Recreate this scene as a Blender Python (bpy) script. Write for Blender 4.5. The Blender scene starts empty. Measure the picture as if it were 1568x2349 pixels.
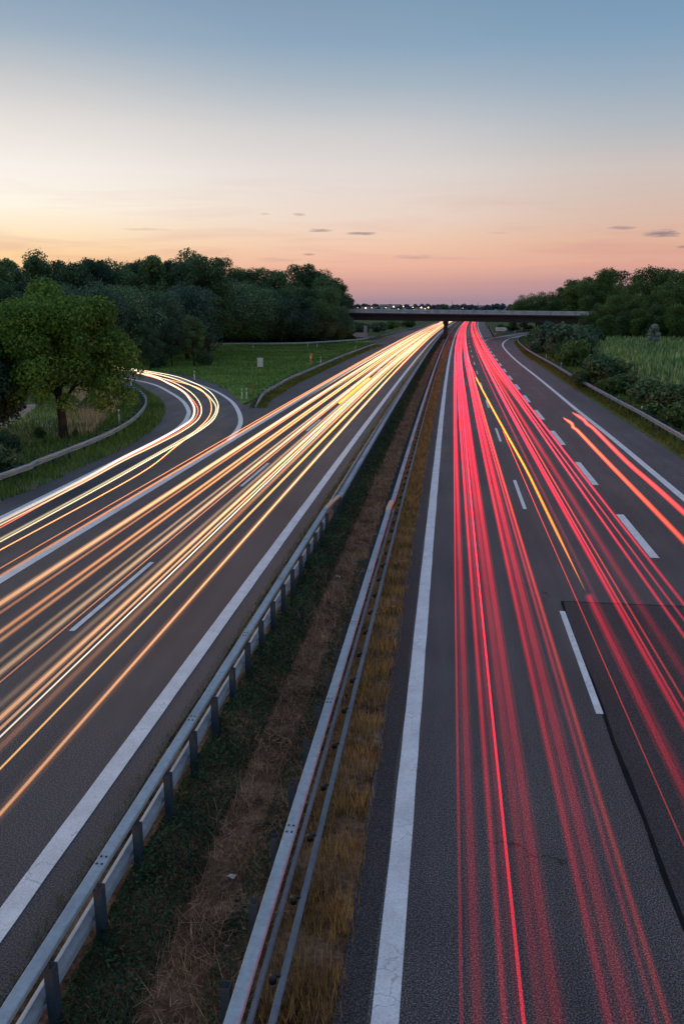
import bpy, bmesh, math, random
import numpy as np
from mathutils import Vector, Matrix

sc = bpy.context.scene
COL = sc.collection
R = math.radians
rng = np.random.default_rng(7)
random.seed(7)

# ------------------------------------------------------------------ camera model (also used to survey the place)
H = 8.15
F, K = 1898.0, 469.5
TH = math.atan(K / F)
PH = R(7.17)
VIEW_W, VIEW_H = 1568.0, 2348.7

def at(px, py, z=0.0):
    """point of the plane at height z seen at photo position px,py (survey of the ground plan)"""
    u, v = px - VIEW_W / 2, py - VIEW_H / 2
    fy = F * math.cos(TH) - v * math.sin(TH)
    fz = -F * math.sin(TH) - v * math.cos(TH)
    s = (z - H) / fz
    x, y = u * s, fy * s
    return Vector((x * math.cos(PH) - y * math.sin(PH), x * math.sin(PH) + y * math.cos(PH), z))

def curve(y):
    return 3.9e-5 * y * y if y > 0 else 0.0

def lat(m, z=0.0):
    return (H - z) * (1.0221 * m + 0.0309)

# ------------------------------------------------------------------ object helpers
def tag(o, label=None, cat=None, group=None, kind=None):
    if label: o['label'] = label
    if cat: o['category'] = cat
    if group: o['group'] = group
    if kind: o['kind'] = kind
    return o

def empty(name, loc=(0, 0, 0), rz=0.0):
    o = bpy.data.objects.new(name, None)
    o.empty_display_size = 0.2
    o.location = loc
    o.rotation_euler = (0, 0, rz)
    COL.objects.link(o)
    return o

def link(name, me, parent=None, mat=None, loc=None):
    o = bpy.data.objects.new(name, me)
    if mat is not None and len(me.materials) == 0:
        me.materials.append(mat)
    COL.objects.link(o)
    if parent is not None:
        o.parent = parent
    if loc is not None:
        o.location = loc
    return o

def np_mesh(name, verts, faces_flat, nper, smooth=False):
    """fast mesh from arrays; every face has nper corners"""
    me = bpy.data.meshes.new(name)
    verts = np.asarray(verts, dtype=np.float32).reshape(-1, 3)
    idx = np.asarray(faces_flat, dtype=np.int32).reshape(-1)
    nf = len(idx) // nper
    me.vertices.add(len(verts)); me.vertices.foreach_set('co', verts.ravel())
    me.loops.add(len(idx)); me.loops.foreach_set('vertex_index', idx)
    me.polygons.add(nf)
    me.polygons.foreach_set('loop_start', np.arange(0, nf * nper, nper, dtype=np.int32))
    try:
        me.polygons.foreach_set('loop_total', np.full(nf, nper, dtype=np.int32))
    except Exception:
        pass
    if smooth:
        me.polygons.foreach_set('use_smooth', np.ones(nf, dtype=bool))
    me.update(calc_edges=True)
    me.validate()
    return me

class MB:
    """collects simple shapes into one mesh"""
    def __init__(s):
        s.v, s.f, s.sm = [], [], []
    def add(s, vs, fs, smooth=False):
        b = len(s.v)
        s.v += [tuple(v) for v in vs]
        s.f += [tuple(i + b for i in f) for f in fs]
        s.sm += [smooth] * len(fs)
        return s
    def box(s, c, d, rz=0.0, bev=0.0):
        hx, hy, hz = d[0] / 2, d[1] / 2, d[2] / 2
        cr, sr = math.cos(rz), math.sin(rz)
        if bev > 0:
            b = min(bev, hx * .9, hy * .9, hz * .9)
            bm = bmesh.new()
            bmesh.ops.create_cube(bm, size=1.0)
            bmesh.ops.scale(bm, vec=(d[0], d[1], d[2]), verts=bm.verts)
            bmesh.ops.bevel(bm, geom=list(bm.edges), offset=b, segments=2, affect='EDGES', profile=0.5)
            bm.verts.index_update()
            vs = [(c[0] + v.co.x * cr - v.co.y * sr, c[1] + v.co.x * sr + v.co.y * cr, c[2] + v.co.z) for v in bm.verts]
            fs = [[v.index for v in f.verts] for f in bm.faces]
            bm.free()
            return s.add(vs, fs)
        vs = []
        for x, y, z in [(-1,-1,-1),(1,-1,-1),(1,1,-1),(-1,1,-1),(-1,-1,1),(1,-1,1),(1,1,1),(-1,1,1)]:
            X, Y = x * hx, y * hy
            vs.append((c[0] + X * cr - Y * sr, c[1] + X * sr + Y * cr, c[2] + z * hz))
        return s.add(vs, [(0,3,2,1),(4,5,6,7),(0,1,5,4),(1,2,6,5),(2,3,7,6),(3,0,4,7)])
    def tube(s, pts, rad, n=8, caps=True, squash=1.0):
        pts = [Vector(p) for p in pts]
        rad = rad if isinstance(rad, (list, tuple)) else [rad] * len(pts)
        vs, fs = [], []
        for i, p in enumerate(pts):
            d = (pts[min(i + 1, len(pts) - 1)] - pts[max(i - 1, 0)]).normalized()
            up = Vector((0, 0, 1)) if abs(d.z) < 0.9 else Vector((1, 0, 0))
            a = d.cross(up).normalized(); b = a.cross(d).normalized()
            for k in range(n):
                t = 2 * math.pi * k / n
                vs.append(p + a * (math.cos(t) * rad[i]) + b * (math.sin(t) * rad[i] * squash))
        for i in range(len(pts) - 1):
            for k in range(n):
                k2 = (k + 1) % n
                fs.append((i * n + k, i * n + k2, (i + 1) * n + k2, (i + 1) * n + k))
        if caps:
            fs.append(tuple(range(n - 1, -1, -1)))
            fs.append(tuple((len(pts) - 1) * n + k for k in range(n)))
        return s.add(vs, fs, True)
    def sweep(s, path, prof, smooth=False):
        """closed profile [(lateral, height)] along a path of Vectors; lateral + is right of travel"""
        n = len(prof); vs, fs = [], []
        for i, p in enumerate(path):
            d = path[min(i + 1, len(path) - 1)] - path[max(i - 1, 0)]
            d = Vector((d.x, d.y, 0)).normalized()
            r = Vector((d.y, -d.x, 0))
            for l, z in prof:
                vs.append((p.x + r.x * l, p.y + r.y * l, p.z + z))
        for i in range(len(path) - 1):
            for k in range(n):
                k2 = (k + 1) % n
                fs.append((i * n + k, (i + 1) * n + k, (i + 1) * n + k2, i * n + k2))
        fs.append(tuple(range(n)))
        fs.append(tuple((len(path) - 1) * n + k for k in range(n - 1, -1, -1)))
        return s.add(vs, fs, smooth)
    def mesh(s, name='mesh'):
        me = bpy.data.meshes.new(name)
        me.from_pydata(s.v, [], s.f)
        me.polygons.foreach_set('use_smooth', s.sm)
        me.update()
        return me
    def build(s, name, mat, parent=None, loc=None):
        return link(name, s.mesh(name), parent, mat, loc)

def smooth_path(pts, step=1.0):
    """Catmull-Rom through points, roughly even step"""
    P = [Vector(p) for p in pts]
    P = [P[0] * 2 - P[1]] + P + [P[-1] * 2 - P[-2]]
    out = []
    for i in range(1, len(P) - 2):
        a, b, c, d = P[i - 1], P[i], P[i + 1], P[i + 2]
        n = max(1, int((c - b).length / step))
        for k in range(n):
            t = k / n
            out.append(0.5 * ((2 * b) + (c - a) * t + (2 * a - 5 * b + 4 * c - d) * t * t + (3 * b - a - 3 * c + d) * t ** 3))
    out.append(P[-2])
    return out

def resample(path, step):
    out = [path[0].copy()]; acc = 0.0
    for a, b in zip(path, path[1:]):
        L = (b - a).length
        while acc + L >= step:
            t = (step - acc) / L
            a = a.lerp(b, t); L = (b - a).length; acc = 0.0
            out.append(a.copy())
        acc += L
    return out

def road_path(x, y0, y1, z=0.0, step=4.0):
    n = max(2, int((y1 - y0) / step) + 1)
    return [Vector((x + curve(y), y, z)) for y in np.linspace(y0, y1, n)]

# ------------------------------------------------------------------ materials
def mat_new(name):
    m = bpy.data.materials.new(name)
    m.use_nodes = True
    nt = m.node_tree
    b = nt.nodes['Principled BSDF']
    return m, nt, b

def N(nt, t, **kw):
    n = nt.nodes.new(t)
    for k, v in kw.items():
        if k in n.inputs.keys():
            n.inputs[k].default_value = v
        else:
            setattr(n, k, v)
    return n

def ramp(nt, fac, stops):
    r = nt.nodes.new('ShaderNodeValToRGB')
    e = r.color_ramp.elements
    while len(e) < len(stops): e.new(0.5)
    for el, (p, c) in zip(e, stops):
        el.position = p
        el.color = (c[0], c[1], c[2], 1) if len(c) == 3 else c
    nt.links.new(fac, r.inputs[0])
    return r.outputs[0]

def mix(nt, fac, a, b, typ='MIX'):
    n = nt.nodes.new('ShaderNodeMix'); n.data_type = 'RGBA'; n.blend_type = typ
    for s, v in ((0, fac), (6, a), (7, b)):
        if hasattr(v, 'is_output'): nt.links.new(v, n.inputs[s])
        elif s == 0: n.inputs[0].default_value = v
        else: n.inputs[s].default_value = (v[0], v[1], v[2], 1)
    return n.outputs[2]

def mth(nt, op, a, b=None, c=None, clamp=False):
    n = nt.nodes.new('ShaderNodeMath'); n.operation = op; n.use_clamp = clamp
    for i, v in enumerate((a, b, c)):
        if v is None: continue
        if hasattr(v, 'is_output'): nt.links.new(v, n.inputs[i])
        else: n.inputs[i].default_value = v
    return n.outputs[0]

def coords(nt, scale=(1, 1, 1), rot=(0, 0, 0)):
    tc = nt.nodes.new('ShaderNodeTexCoord'); mp = nt.nodes.new('ShaderNodeMapping')
    mp.inputs['Scale'].default_value = scale; mp.inputs['Rotation'].default_value = rot
    nt.links.new(tc.outputs['Object'], mp.inputs[0])
    return mp.outputs[0]

def noise(nt, vec, scale, detail=4, rough=0.55, dist=0.0):
    n = nt.nodes.new('ShaderNodeTexNoise')
    n.inputs['Scale'].default_value = scale; n.inputs['Detail'].default_value = detail
    n.inputs['Roughness'].default_value = rough; n.inputs['Distortion'].default_value = dist
    if vec is not None: nt.links.new(vec, n.inputs['Vector'])
    return n.outputs['Fac']

def asphalt(name, base, tint=(1, 1, 1.0), speck=1.0):
    m, nt, b = mat_new(name)
    v = coords(nt)
    g = noise(nt, v, 44, 3, 0.7)
    c1 = ramp(nt, g, [(0.40, [base * .22 * t for t in tint]), (0.50, [base * .85 * t for t in tint]), (0.61, [base * 3.4 * speck * t for t in tint])])
    g2 = noise(nt, coords(nt, (1, .06, 1)), 1.3, 5, 0.6)          # long streaks left by wheels
    c2 = mix(nt, 1.0, c1, ramp(nt, g2, [(0.3, (.72, .72, .74)), (0.7, (1.2, 1.18, 1.16))]), 'MULTIPLY')
    g3 = noise(nt, v, 0.22, 4, 0.6)
    c3 = mix(nt, 1.0, c2, ramp(nt, g3, [(0.35, (.82, .82, .84)), (0.65, (1.14, 1.12, 1.1))]), 'MULTIPLY')
    # thin cracks here and there
    vo = nt.nodes.new('ShaderNodeTexVoronoi'); vo.feature = 'DISTANCE_TO_EDGE'; vo.inputs['Scale'].default_value = 0.33
    wob = nt.nodes.new('ShaderNodeTexNoise'); wob.inputs['Scale'].default_value = 2.5; wob.inputs['Detail'].default_value = 5
    nt.links.new(v, wob.inputs['Vector'])
    wv = nt.nodes.new('ShaderNodeMixRGB'); wv.blend_type = 'ADD'; wv.inputs[0].default_value = .5
    nt.links.new(v, wv.inputs[1]); nt.links.new(wob.outputs['Color'], wv.inputs[2])
    nt.links.new(wv.outputs[0], vo.inputs['Vector'])
    cr = mth(nt, 'LESS_THAN', vo.outputs['Distance'], 0.004)
    msk = mth(nt, 'GREATER_THAN', noise(nt, v, .12, 2), 0.60)
    cf = mth(nt, 'MULTIPLY', mth(nt, 'MULTIPLY', cr, msk), .75)
    c4 = mix(nt, cf, c3, (.008, .008, .009))
    nt.links.new(c4, b.inputs['Base Color'])
    b.inputs['Roughness'].default_value = 0.78
    b.inputs['Specular IOR Level'].default_value = 0.35
    bp = nt.nodes.new('ShaderNodeBump'); bp.inputs['Strength'].default_value = 0.5; bp.inputs['Distance'].default_value = 0.01
    nt.links.new(g, bp.inputs['Height']); nt.links.new(bp.outputs[0], b.inputs['Normal'])
    return m

def paint(name, col=(.80, .79, .79)):
    m, nt, b = mat_new(name)
    v = coords(nt)
    g = noise(nt, v, 30, 4, .7)
    g2 = noise(nt, v, 1.6, 5, .65)
    c = mix(nt, 1.0, col, ramp(nt, g, [(.3, (.72, .72, .72)), (.6, (1, 1, 1))]), 'MULTIPLY')
    c = mix(nt, 1.0, c, ramp(nt, g2, [(.32, (.82, .82, .82)), (.62, (1.04, 1.04, 1.04))]), 'MULTIPLY')
    vo = nt.nodes.new('ShaderNodeTexVoronoi'); vo.feature = 'DISTANCE_TO_EDGE'; vo.inputs['Scale'].default_value = 2.6
    wob = nt.nodes.new('ShaderNodeTexNoise'); wob.inputs['Scale'].default_value = 7; wob.inputs['Detail'].default_value = 4
    nt.links.new(v, wob.inputs['Vector'])
    wv = nt.nodes.new('ShaderNodeMixRGB'); wv.blend_type = 'ADD'; wv.inputs[0].default_value = .22
    nt.links.new(v, wv.inputs[1]); nt.links.new(wob.outputs['Color'], wv.inputs[2])
    nt.links.new(wv.outputs[0], vo.inputs['Vector'])
    cr = mth(nt, 'LESS_THAN', vo.outputs['Distance'], 0.018)
    cm = mth(nt, 'GREATER_THAN', noise(nt, v, .8, 2), .53)
    c = mix(nt, mth(nt, 'MULTIPLY', mth(nt, 'MULTIPLY', cr, cm), .38), c, (.10, .10, .11))
    nt.links.new(c, b.inputs['Base Color']); b.inputs['Roughness'].default_value = .65
    return m

def ground_mat(name, stops, s1=.35, s2=6.0, stretch=(1, 1, 1)):
    m, nt, b = mat_new(name)
    v = coords(nt, stretch)
    g = noise(nt, v, s1, 6, .62, .3); g2 = noise(nt, v, s2, 5, .7)
    f = mth(nt, 'ADD', mth(nt, 'MULTIPLY', g, .62), mth(nt, 'MULTIPLY', g2, .38))
    nt.links.new(ramp(nt, f, stops), b.inputs['Base Color'])
    b.inputs['Roughness'].default_value = 1.0; b.inputs['Specular IOR Level'].default_value = .1
    bp = nt.nodes.new('ShaderNodeBump'); bp.inputs['Strength'].default_value = .8; bp.inputs['Distance'].default_value = .08
    nt.links.new(g2, bp.inputs['Height']); nt.links.new(bp.outputs[0], b.inputs['Normal'])
    return m

def leaf_mat(name, stops, transl=.35, obj_var=.5, clump=.35):
    m, nt, b = mat_new(name)
    geo = nt.nodes.new('ShaderNodeNewGeometry')
    c = ramp(nt, geo.outputs['Random Per Island'], stops)
    g = noise(nt, coords(nt), clump, 3, .6)
    c = mix(nt, 1.0, c, ramp(nt, g, [(.3, (.62, .66, .72)), (.7, (1.35, 1.3, 1.15))]), 'MULTIPLY')
    if obj_var:
        oi = nt.nodes.new('ShaderNodeObjectInfo')
        c = mix(nt, 1.0, c, ramp(nt, oi.outputs['Random'], [(0, (1 - obj_var * .55, 1 - obj_var * .45, 1 - obj_var * .2)), (.5, (1, 1, 1)), (1, (1 + obj_var * .75, 1 + obj_var * .6, 1 + obj_var * .35))]), 'MULTIPLY')
    nt.links.new(c, b.inputs['Base Color'])
    b.inputs['Roughness'].default_value = .75; b.inputs['Specular IOR Level'].default_value = .25
    tr = nt.nodes.new('ShaderNodeBsdfTranslucent'); nt.links.new(c, tr.inputs[0])
    ms = nt.nodes.new('ShaderNodeMixShader'); ms.inputs[0].default_value = transl
    nt.links.new(b.outputs[0], ms.inputs[1]); nt.links.new(tr.outputs[0], ms.inputs[2])
    nt.links.new(ms.outputs[0], nt.nodes['Material Output'].inputs['Surface'])
    return m

def plain(name, col, rough=.6, metal=0.0, var=.25, scale=6.0):
    m, nt, b = mat_new(name)
    g = noise(nt, coords(nt), scale, 5, .65)
    nt.links.new(mix(nt, 1.0, col, ramp(nt, g, [(.3, (1 - var,) * 3), (.7, (1 + var * .6,) * 3)]), 'MULTIPLY'), b.inputs['Base Color'])
    b.inputs['Roughness'].default_value = rough; b.inputs['Metallic'].default_value = metal
    return m

def steel(name, col=(.27, .32, .36), rough=.62, metal=.0):
    m, nt, b = mat_new(name)
    v = coords(nt)
    g = noise(nt, v, 9, 5, .7); g2 = noise(nt, coords(nt, (1, .3, 1)), 1.4, 4, .6)
    c = mix(nt, 1.0, col, ramp(nt, g, [(.3, (.80, .80, .80)), (.65, (1.08, 1.08, 1.08))]), 'MULTIPLY')
    c = mix(nt, 1.0, c, ramp(nt, g2, [(.35, (.80, .82, .82)), (.65, (1.08, 1.06, 1.04))]), 'MULTIPLY')
    nt.links.new(c, b.inputs['Base Color'])
    nt.links.new(ramp(nt, g, [(.3, (rough * .8,) * 3), (.7, (rough * 1.25,) * 3)]), b.inputs['Roughness'])
    b.inputs['Metallic'].default_value = metal
    b.inputs['Specular IOR Level'].default_value = .0
    return m

def glow(name, col, strength, fade):
    """light left in the air along a lamp's path: an emissive volume with no surface"""
    m = bpy.data.materials.new(name); m.use_nodes = True
    nt = m.node_tree; nt.nodes.clear()
    out = nt.nodes.new('ShaderNodeOutputMaterial'); e = nt.nodes.new('ShaderNodeEmission')
    e.inputs[0].default_value = (*col, 1)
    # lamps throw their light along the road: little of it leaves towards the near end
    g = nt.nodes.new('ShaderNodeNewGeometry'); sp = nt.nodes.new('ShaderNodeSeparateXYZ')
    nt.links.new(g.outputs['Position'], sp.inputs[0])
    mr = nt.nodes.new('ShaderNodeMapRange'); mr.interpolation_type = 'SMOOTHSTEP'
    nt.links.new(sp.outputs['Y'], mr.inputs[0])
    for i_, v_ in ((1, fade[0]), (2, fade[1]), (3, strength * fade[2]), (4, strength)): mr.inputs[i_].default_value = v_
    m2 = nt.nodes.new('ShaderNodeMapRange'); m2.interpolation_type = 'SMOOTHSTEP'
    nt.links.new(sp.outputs['Y'], m2.inputs[0])
    for i_, v_ in ((1, 50), (2, 330), (3, 1.0), (4, fade[3])): m2.inputs[i_].default_value = v_
    nt.links.new(mth(nt, 'MULTIPLY', mr.outputs[0], m2.outputs[0]), e.inputs[1])
    nt.links.new(e.outputs[0], out.inputs['Volume'])
    return m

def lamp_mat(name, col, strength):
    m, nt, b = mat_new(name)
    b.inputs['Base Color'].default_value = (*col, 1)
    b.inputs['Emission Color'].default_value = (*col, 1); b.inputs['Emission Strength'].default_value = strength
    return m

M = {}
M['asph_right'] = asphalt('asphalt_right', .062, (1.05, .97, .97))
M['asph_left'] = asphalt('asphalt_left', .046, (.90, .97, 1.16))
M['asph_ramp'] = asphalt('asphalt_ramp', .060, (.95, .97, 1.08))
M['asph_patch'] = asphalt('asphalt_patch', .038, (.97, .97, 1.02), .8)
M['asph_edge'] = asphalt('asphalt_shoulder', .028, (.98, .97, 1.02))
M['seam'] = plain('bitumen_seam', (.014, .014, .016), .9)
M['seam'].node_tree.nodes['Principled BSDF'].inputs['Specular IOR Level'].default_value = .05
M['paint'] = paint('road_paint')
M['ground'] = ground_mat('ground_grass', [(.30, (.020, .035, .012)), (.5, (.045, .075, .022)), (.68, (.09, .11, .04))])
M['meadow'] = ground_mat('meadow_grass', [(.34, (.050, .11, .022)), (.5, (.10, .23, .036)), (.62, (.21, .27, .075))], .16, 3.0)
M['verge'] = ground_mat('verge_grass', [(.30, (.035, .060, .014)), (.5, (.08, .12, .026)), (.68, (.17, .16, .05))], .7, 7)
M['median'] = ground_mat('median_soil', [(.40, (.026, .015, .010)), (.5, (.125, .070, .045)), (.60, (.28, .175, .11))], .9, 9)
M['dirt'] = ground_mat('bare_dirt', [(.30, (.16, .125, .095)), (.6, (.34, .27, .21))], .5, 6)
M['steel'] = steel('galvanised_steel')
M['steel_top'] = steel('galvanised_steel_top', (.34, .40, .45), .62, .0)
M['steel_dark'] = steel('weathered_steel', (.055, .080, .105), .65, .0)
M['steel_mid'] = steel('dull_galvanised_steel', (.17, .21, .25), .5, 0)
M['steel_pale'] = steel('pale_galvanised_steel', (.46, .50, .54), .6, 0)
M['steel_rail'] = steel('pale_painted_steel', (.62, .66, .72), .6, 0)
M['rubber'] = plain('black_steel_spacer', (.010, .011, .013), .6)
M['bolt'] = plain('bolt', (.03, .035, .04), .5, .5)
M['foil'] = lamp_mat('orange_reflector', (.55, .33, .20), 0.0)
M['white'] = plain('white_plastic', (.70, .70, .68), .5)
M['black'] = plain('black_plastic', (.02, .02, .022), .5)
M['orange'] = plain('orange_paint', (.62, .16, .025), .5)
M['redbrown'] = plain('red_brown_paint', (.30, .07, .03), .6)
M['grey_box'] = plain('grey_cabinet_paint', (.58, .62, .62), .5)
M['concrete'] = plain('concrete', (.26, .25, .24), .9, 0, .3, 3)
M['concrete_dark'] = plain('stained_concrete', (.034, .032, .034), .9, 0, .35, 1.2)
M['sign_back'] = plain('sign_back_grey', (.22, .25, .28), .55, .2)
M['sign_face'] = plain('sign_face_white', (.85, .84, .80), .5, 0, .08)
M['sign_text'] = plain('sign_lettering', (.25, .25, .28), .6)
M['bark'] = plain('bark', (.028, .026, .024), .95, 0, .45, 5)
M['building'] = plain('pale_render', (.40, .42, .45), .8, 0, .2, .1)
M['window'] = plain('window_glass', (.05, .06, .08), .2)
M['roof'] = plain('roof_grey', (.12, .11, .12), .8)
M['litter'] = plain('litter_white', (.42, .39, .36), .7)
M['leaf_maple'] = leaf_mat('maple_leaf', [(0, (.065, .150, .030)), (.5, (.12, .25, .045)), (1, (.26, .40, .08))], .40, 0, .45)
M['leaf_dark'] = leaf_mat('forest_leaf', [(0, (.040, .090, .048)), (.5, (.068, .140, .070)), (1, (.115, .21, .092))], .28, .85, .22)
M['leaf_willow'] = leaf_mat('willow_leaf', [(0, (.050, .115, .070)), (.5, (.090, .175, .105)), (1, (.155, .265, .155))], .28, .8, .25)
M['leaf_right'] = leaf_mat('slope_leaf', [(0, (.045, .10, .036)), (.5, (.075, .150, .050)), (1, (.125, .21, .07))], .32, .6, .22)
M['leaf_silver'] = leaf_mat('silver_leaf', [(0, (.15, .215, .20)), (1, (.32, .39, .36))], .25, 0, .6)
M['leaf_weed'] = leaf_mat('weed_leaf', [(0, (.012, .038, .024)), (.6, (.028, .075, .040)), (1, (.075, .13, .055))], .30, 0, .9)
M['leaf_corn'] = leaf_mat('corn_leaf', [(0, (.075, .17, .055)), (.6, (.16, .30, .10)), (1, (.40, .46, .24))], .35, 0, .12)
M['grass_green'] = leaf_mat('grass_blade', [(0, (.055, .115, .024)), (.6, (.115, .225, .045)), (1, (.27, .30, .10))], .35, 0, .14)
M['grass_verge'] = leaf_mat('verge_blade', [(0, (.050, .085, .014)), (.6, (.11, .15, .030)), (1, (.26, .23, .07))], .35, 0, .5)
M['grass_gold'] = leaf_mat('dry_golden_blade', [(0, (.085, .060, .016)), (.45, (.34, .195, .068)), (1, (.68, .45, .18))], .35, 0, 1.4)
M['grass_dry'] = leaf_mat('dry_straw', [(0, (.085, .045, .026)), (.6, (.30, .175, .10)), (1, (.68, .47, .31))], .2, 0, .8)
M['grass_pale'] = leaf_mat('pale_dry_grass', [(0, (.30, .22, .13)), (1, (.70, .54, .35))], .35, 0, .6)

# ------------------------------------------------------------------ ground, roads, markings
def sheet(name, pts, z, mat):
    bm = bmesh.new()
    f = bm.faces.new([bm.verts.new((p[0], p[1], z)) for p in pts])
    if f.calc_area() and f.normal.z < 0: f.normal_flip()
    bm.normal_update()
    if f.normal.z < 0: f.normal_flip()
    bmesh.ops.triangulate(bm, faces=[f])
    me = bpy.data.meshes.new(name); bm.to_mesh(me); bm.free()
    o = link(name, me, None, mat); o['kind'] = 'structure'
    return o

def strip_mesh(xl, xr, y0, y1, z, step=6.0, jit=0.0, seed=0):
    r = random.Random(seed)
    n = max(2, int((y1 - y0) / step) + 1)
    v, f = [], []
    for i, y in enumerate(np.linspace(y0, y1, n)):
        c = curve(y)
        v += [(xl + c + (r.uniform(-jit, jit) if jit else 0), y, z), (xr + c + (r.uniform(-jit, jit) if jit else 0), y, z)]
    for i in range(n - 1):
        f.append((2 * i, 2 * i + 1, 2 * i + 3, 2 * i + 2))
    me = bpy.data.meshes.new('strip'); me.from_pydata(v, [], f); me.update()
    return me

def strip(name, xl, xr, y0, y1, z, mat, parent=None, **kw):
    o = link(name, strip_mesh(xl, xr, y0, y1, z, **kw), parent, mat)
    if parent is None: o['kind'] = 'structure'
    return o

FAR = 760.0
sheet('ground', [(-6000, -400), (6000, -400), (6000, 9000), (-6000, 9000)], -.05, M['ground'])
road_l = strip('left_carriageway', -17.3, -5.12, -40, FAR, .000, M['asph_left'], jit=.03, step=2.0, seed=3)
road_r = strip('right_carriageway', -1.08, 10.75, -40, FAR, .000, M['asph_right'], jit=.03, step=1.0, seed=4)
strip('median_strip', -5.4, -.9, -40, FAR, -.02, M['median'])

# right exit lane and its ramp turning right past the bridge
ex_edge = [at(*p) for p in [(1492.6,1007),(1408,951),(1324,897),(1239.5,841),(1197,810),(1182,790),(1186,781),(1200,775),(1240,770)]]
ex_far = [at(*p) for p in [(1250,758.2),(1211,760.7),(1180,764.7),(1146,771),(1120,777.5),(1110,783.0)]]
ramp_r = sheet('exit_lane', [(10.0, -40), (13.15, -40)] + [(p.x, p.y) for p in smooth_path(ex_edge, 4)] +
      [(p.x, p.y) for p in smooth_path(ex_far, 4)] + [(9.0, 195), (10.0, 150)], .004, M['asph_ramp'])
# left entry ramp
rl_out = [at(*p) for p in [(566,932),(553,925),(530,900),(495,880),(450,866),(400,856),(320,845),(250,838),(150,832),(0,828)]]
rl_in = [at(*p) for p in [(0,843),(100,846),(200,852),(270,863),(300,873),(345,901),(356,931),(345,971),(300,1006),(200,1046),(75,1102),(-150,1215)]]
ramp_l = sheet('entry_ramp', [(p.x, p.y) for p in smooth_path(rl_out, 3)] + [(p.x, p.y) for p in smooth_path(rl_in, 3)] +
      [(-21.2, -5), (-21.2, -40), (-17.0, -40), (-17.0, 60)], .004, M['asph_ramp'])
# loop ramp behind the meadow on the left
lp = smooth_path([at(950,757), at(873,784), at(800,791), at(700,797), at(560,800), at(480,806), at(300,815)], 4)
me_lp = MB().sweep([Vector((p.x, p.y, 0)) for p in lp], [(-3.2, -.03), (-3.2, .002), (3.2, .002), (3.2, -.03)])
loop_r = me_lp.build('loop_ramp', M['asph_ramp']); loop_r['kind'] = 'structure'
# meadow between the ramp and the left carriageway, verges
me_pts = [at(*p) for p in [(553,927),(530,902),(495,882),(450,868),(400,858),(320,847)]]
sheet('meadow', [(p.x, p.y) for p in me_pts] + [(-70, 118), (-75, 170), (-40, 205), (-17.25 + curve(215), 215), (-17.25 + curve(150), 150), (-17.25 + curve(100), 100)], -.012, M['meadow'])
sheet('right_verge', [(13.0, -40), (40, -40), (46, 60), (40, 130), (34, 200), (24, 240), (at(1182,790).x, at(1182,790).y), (12.8, 120), (12.9, 60)], -.015, M['verge'])
sheet('dirt_patch', [(p.x, p.y) for p in (at(-60,930), at(120,926), at(215,935), at(235,965), at(170,1000), at(60,1015), at(-120,1020))], -.02, M['dirt'])

# dark shoulder strip beside the median and the repaired patch in lane two
strip('shoulder_strip', -1.06, -.70, -40, 300, .004, M['asph_edge'], road_r, step=1.5, jit=.04, seed=8)
patch_y = (at(1284,1376.7).y + at(1568,1394).y) / 2
strip('repair_patch', 3.42, 7.35, -40, patch_y, .004, M['asph_patch'], road_r)
strip('bitumen_seam', 3.365, 3.425, -40, patch_y, .0075, M['seam'], road_r, step=1.3, jit=.028, seed=5)
sm = MB()
sm.box((5.4, patch_y, .0075), (4.0, .035, .003)); sm.build('bitumen_seam', M['seam'], road_r)

def dash(road, x, y0, y1, w, z=.008):
    return strip('lane_dash', x - w / 2, x + w / 2, y0, y1, z, M['paint'], road, step=3.0)

# solid edge lines
strip('edge_line', -.66, -.34, -40, FAR, .008, M['paint'], road_r, step=1.0, jit=.006, seed=11)
strip('edge_line', -5.97, -5.63, -40, FAR, .008, M['paint'], road_l, step=1.0, jit=.006, seed=12)
strip('edge_line', -13.62, -13.28, -40, FAR, .008, M['paint'], road_l, step=2.0, jit=.006, seed=13)
# dashed lines 6 m long every 18 m
yA = at(1287, 1402).y
for k in range(-1, 26):
    dash(road_r, lat(.368), yA - 6 - .0 + 18 * k - 0.0, yA + 18 * k, .15)
yB = at(352, 1290).y
for k in range(-1, 26):
    dash(road_l, lat(-1.167), yB - 6 + 18 * k, yB + 18 * k, .15)
# broad block marking beside the exit lane: 6 m every 12 m
yC0, yC1 = at(1503, 1280).y, at(1410, 1180).y
per = (at(1257, 988).y - at(1410, 1180).y) / 2
k = -2
while yC1 + per * k < 203:
    dash(road_r, lat(.815), yC0 + per * k, yC1 + per * k, .30)
    k += 1

def line_along(parent, pix, w, name='edge_line', z=.012):
    p = smooth_path([Vector((*q.xy, 0)) for q in (at(*a) for a in pix)], 1.5)
    return MB().sweep(p, [(-w / 2, .006), (-w / 2, z), (w / 2, z), (w / 2, .006)]).build(name, M['paint'], parent)

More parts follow.
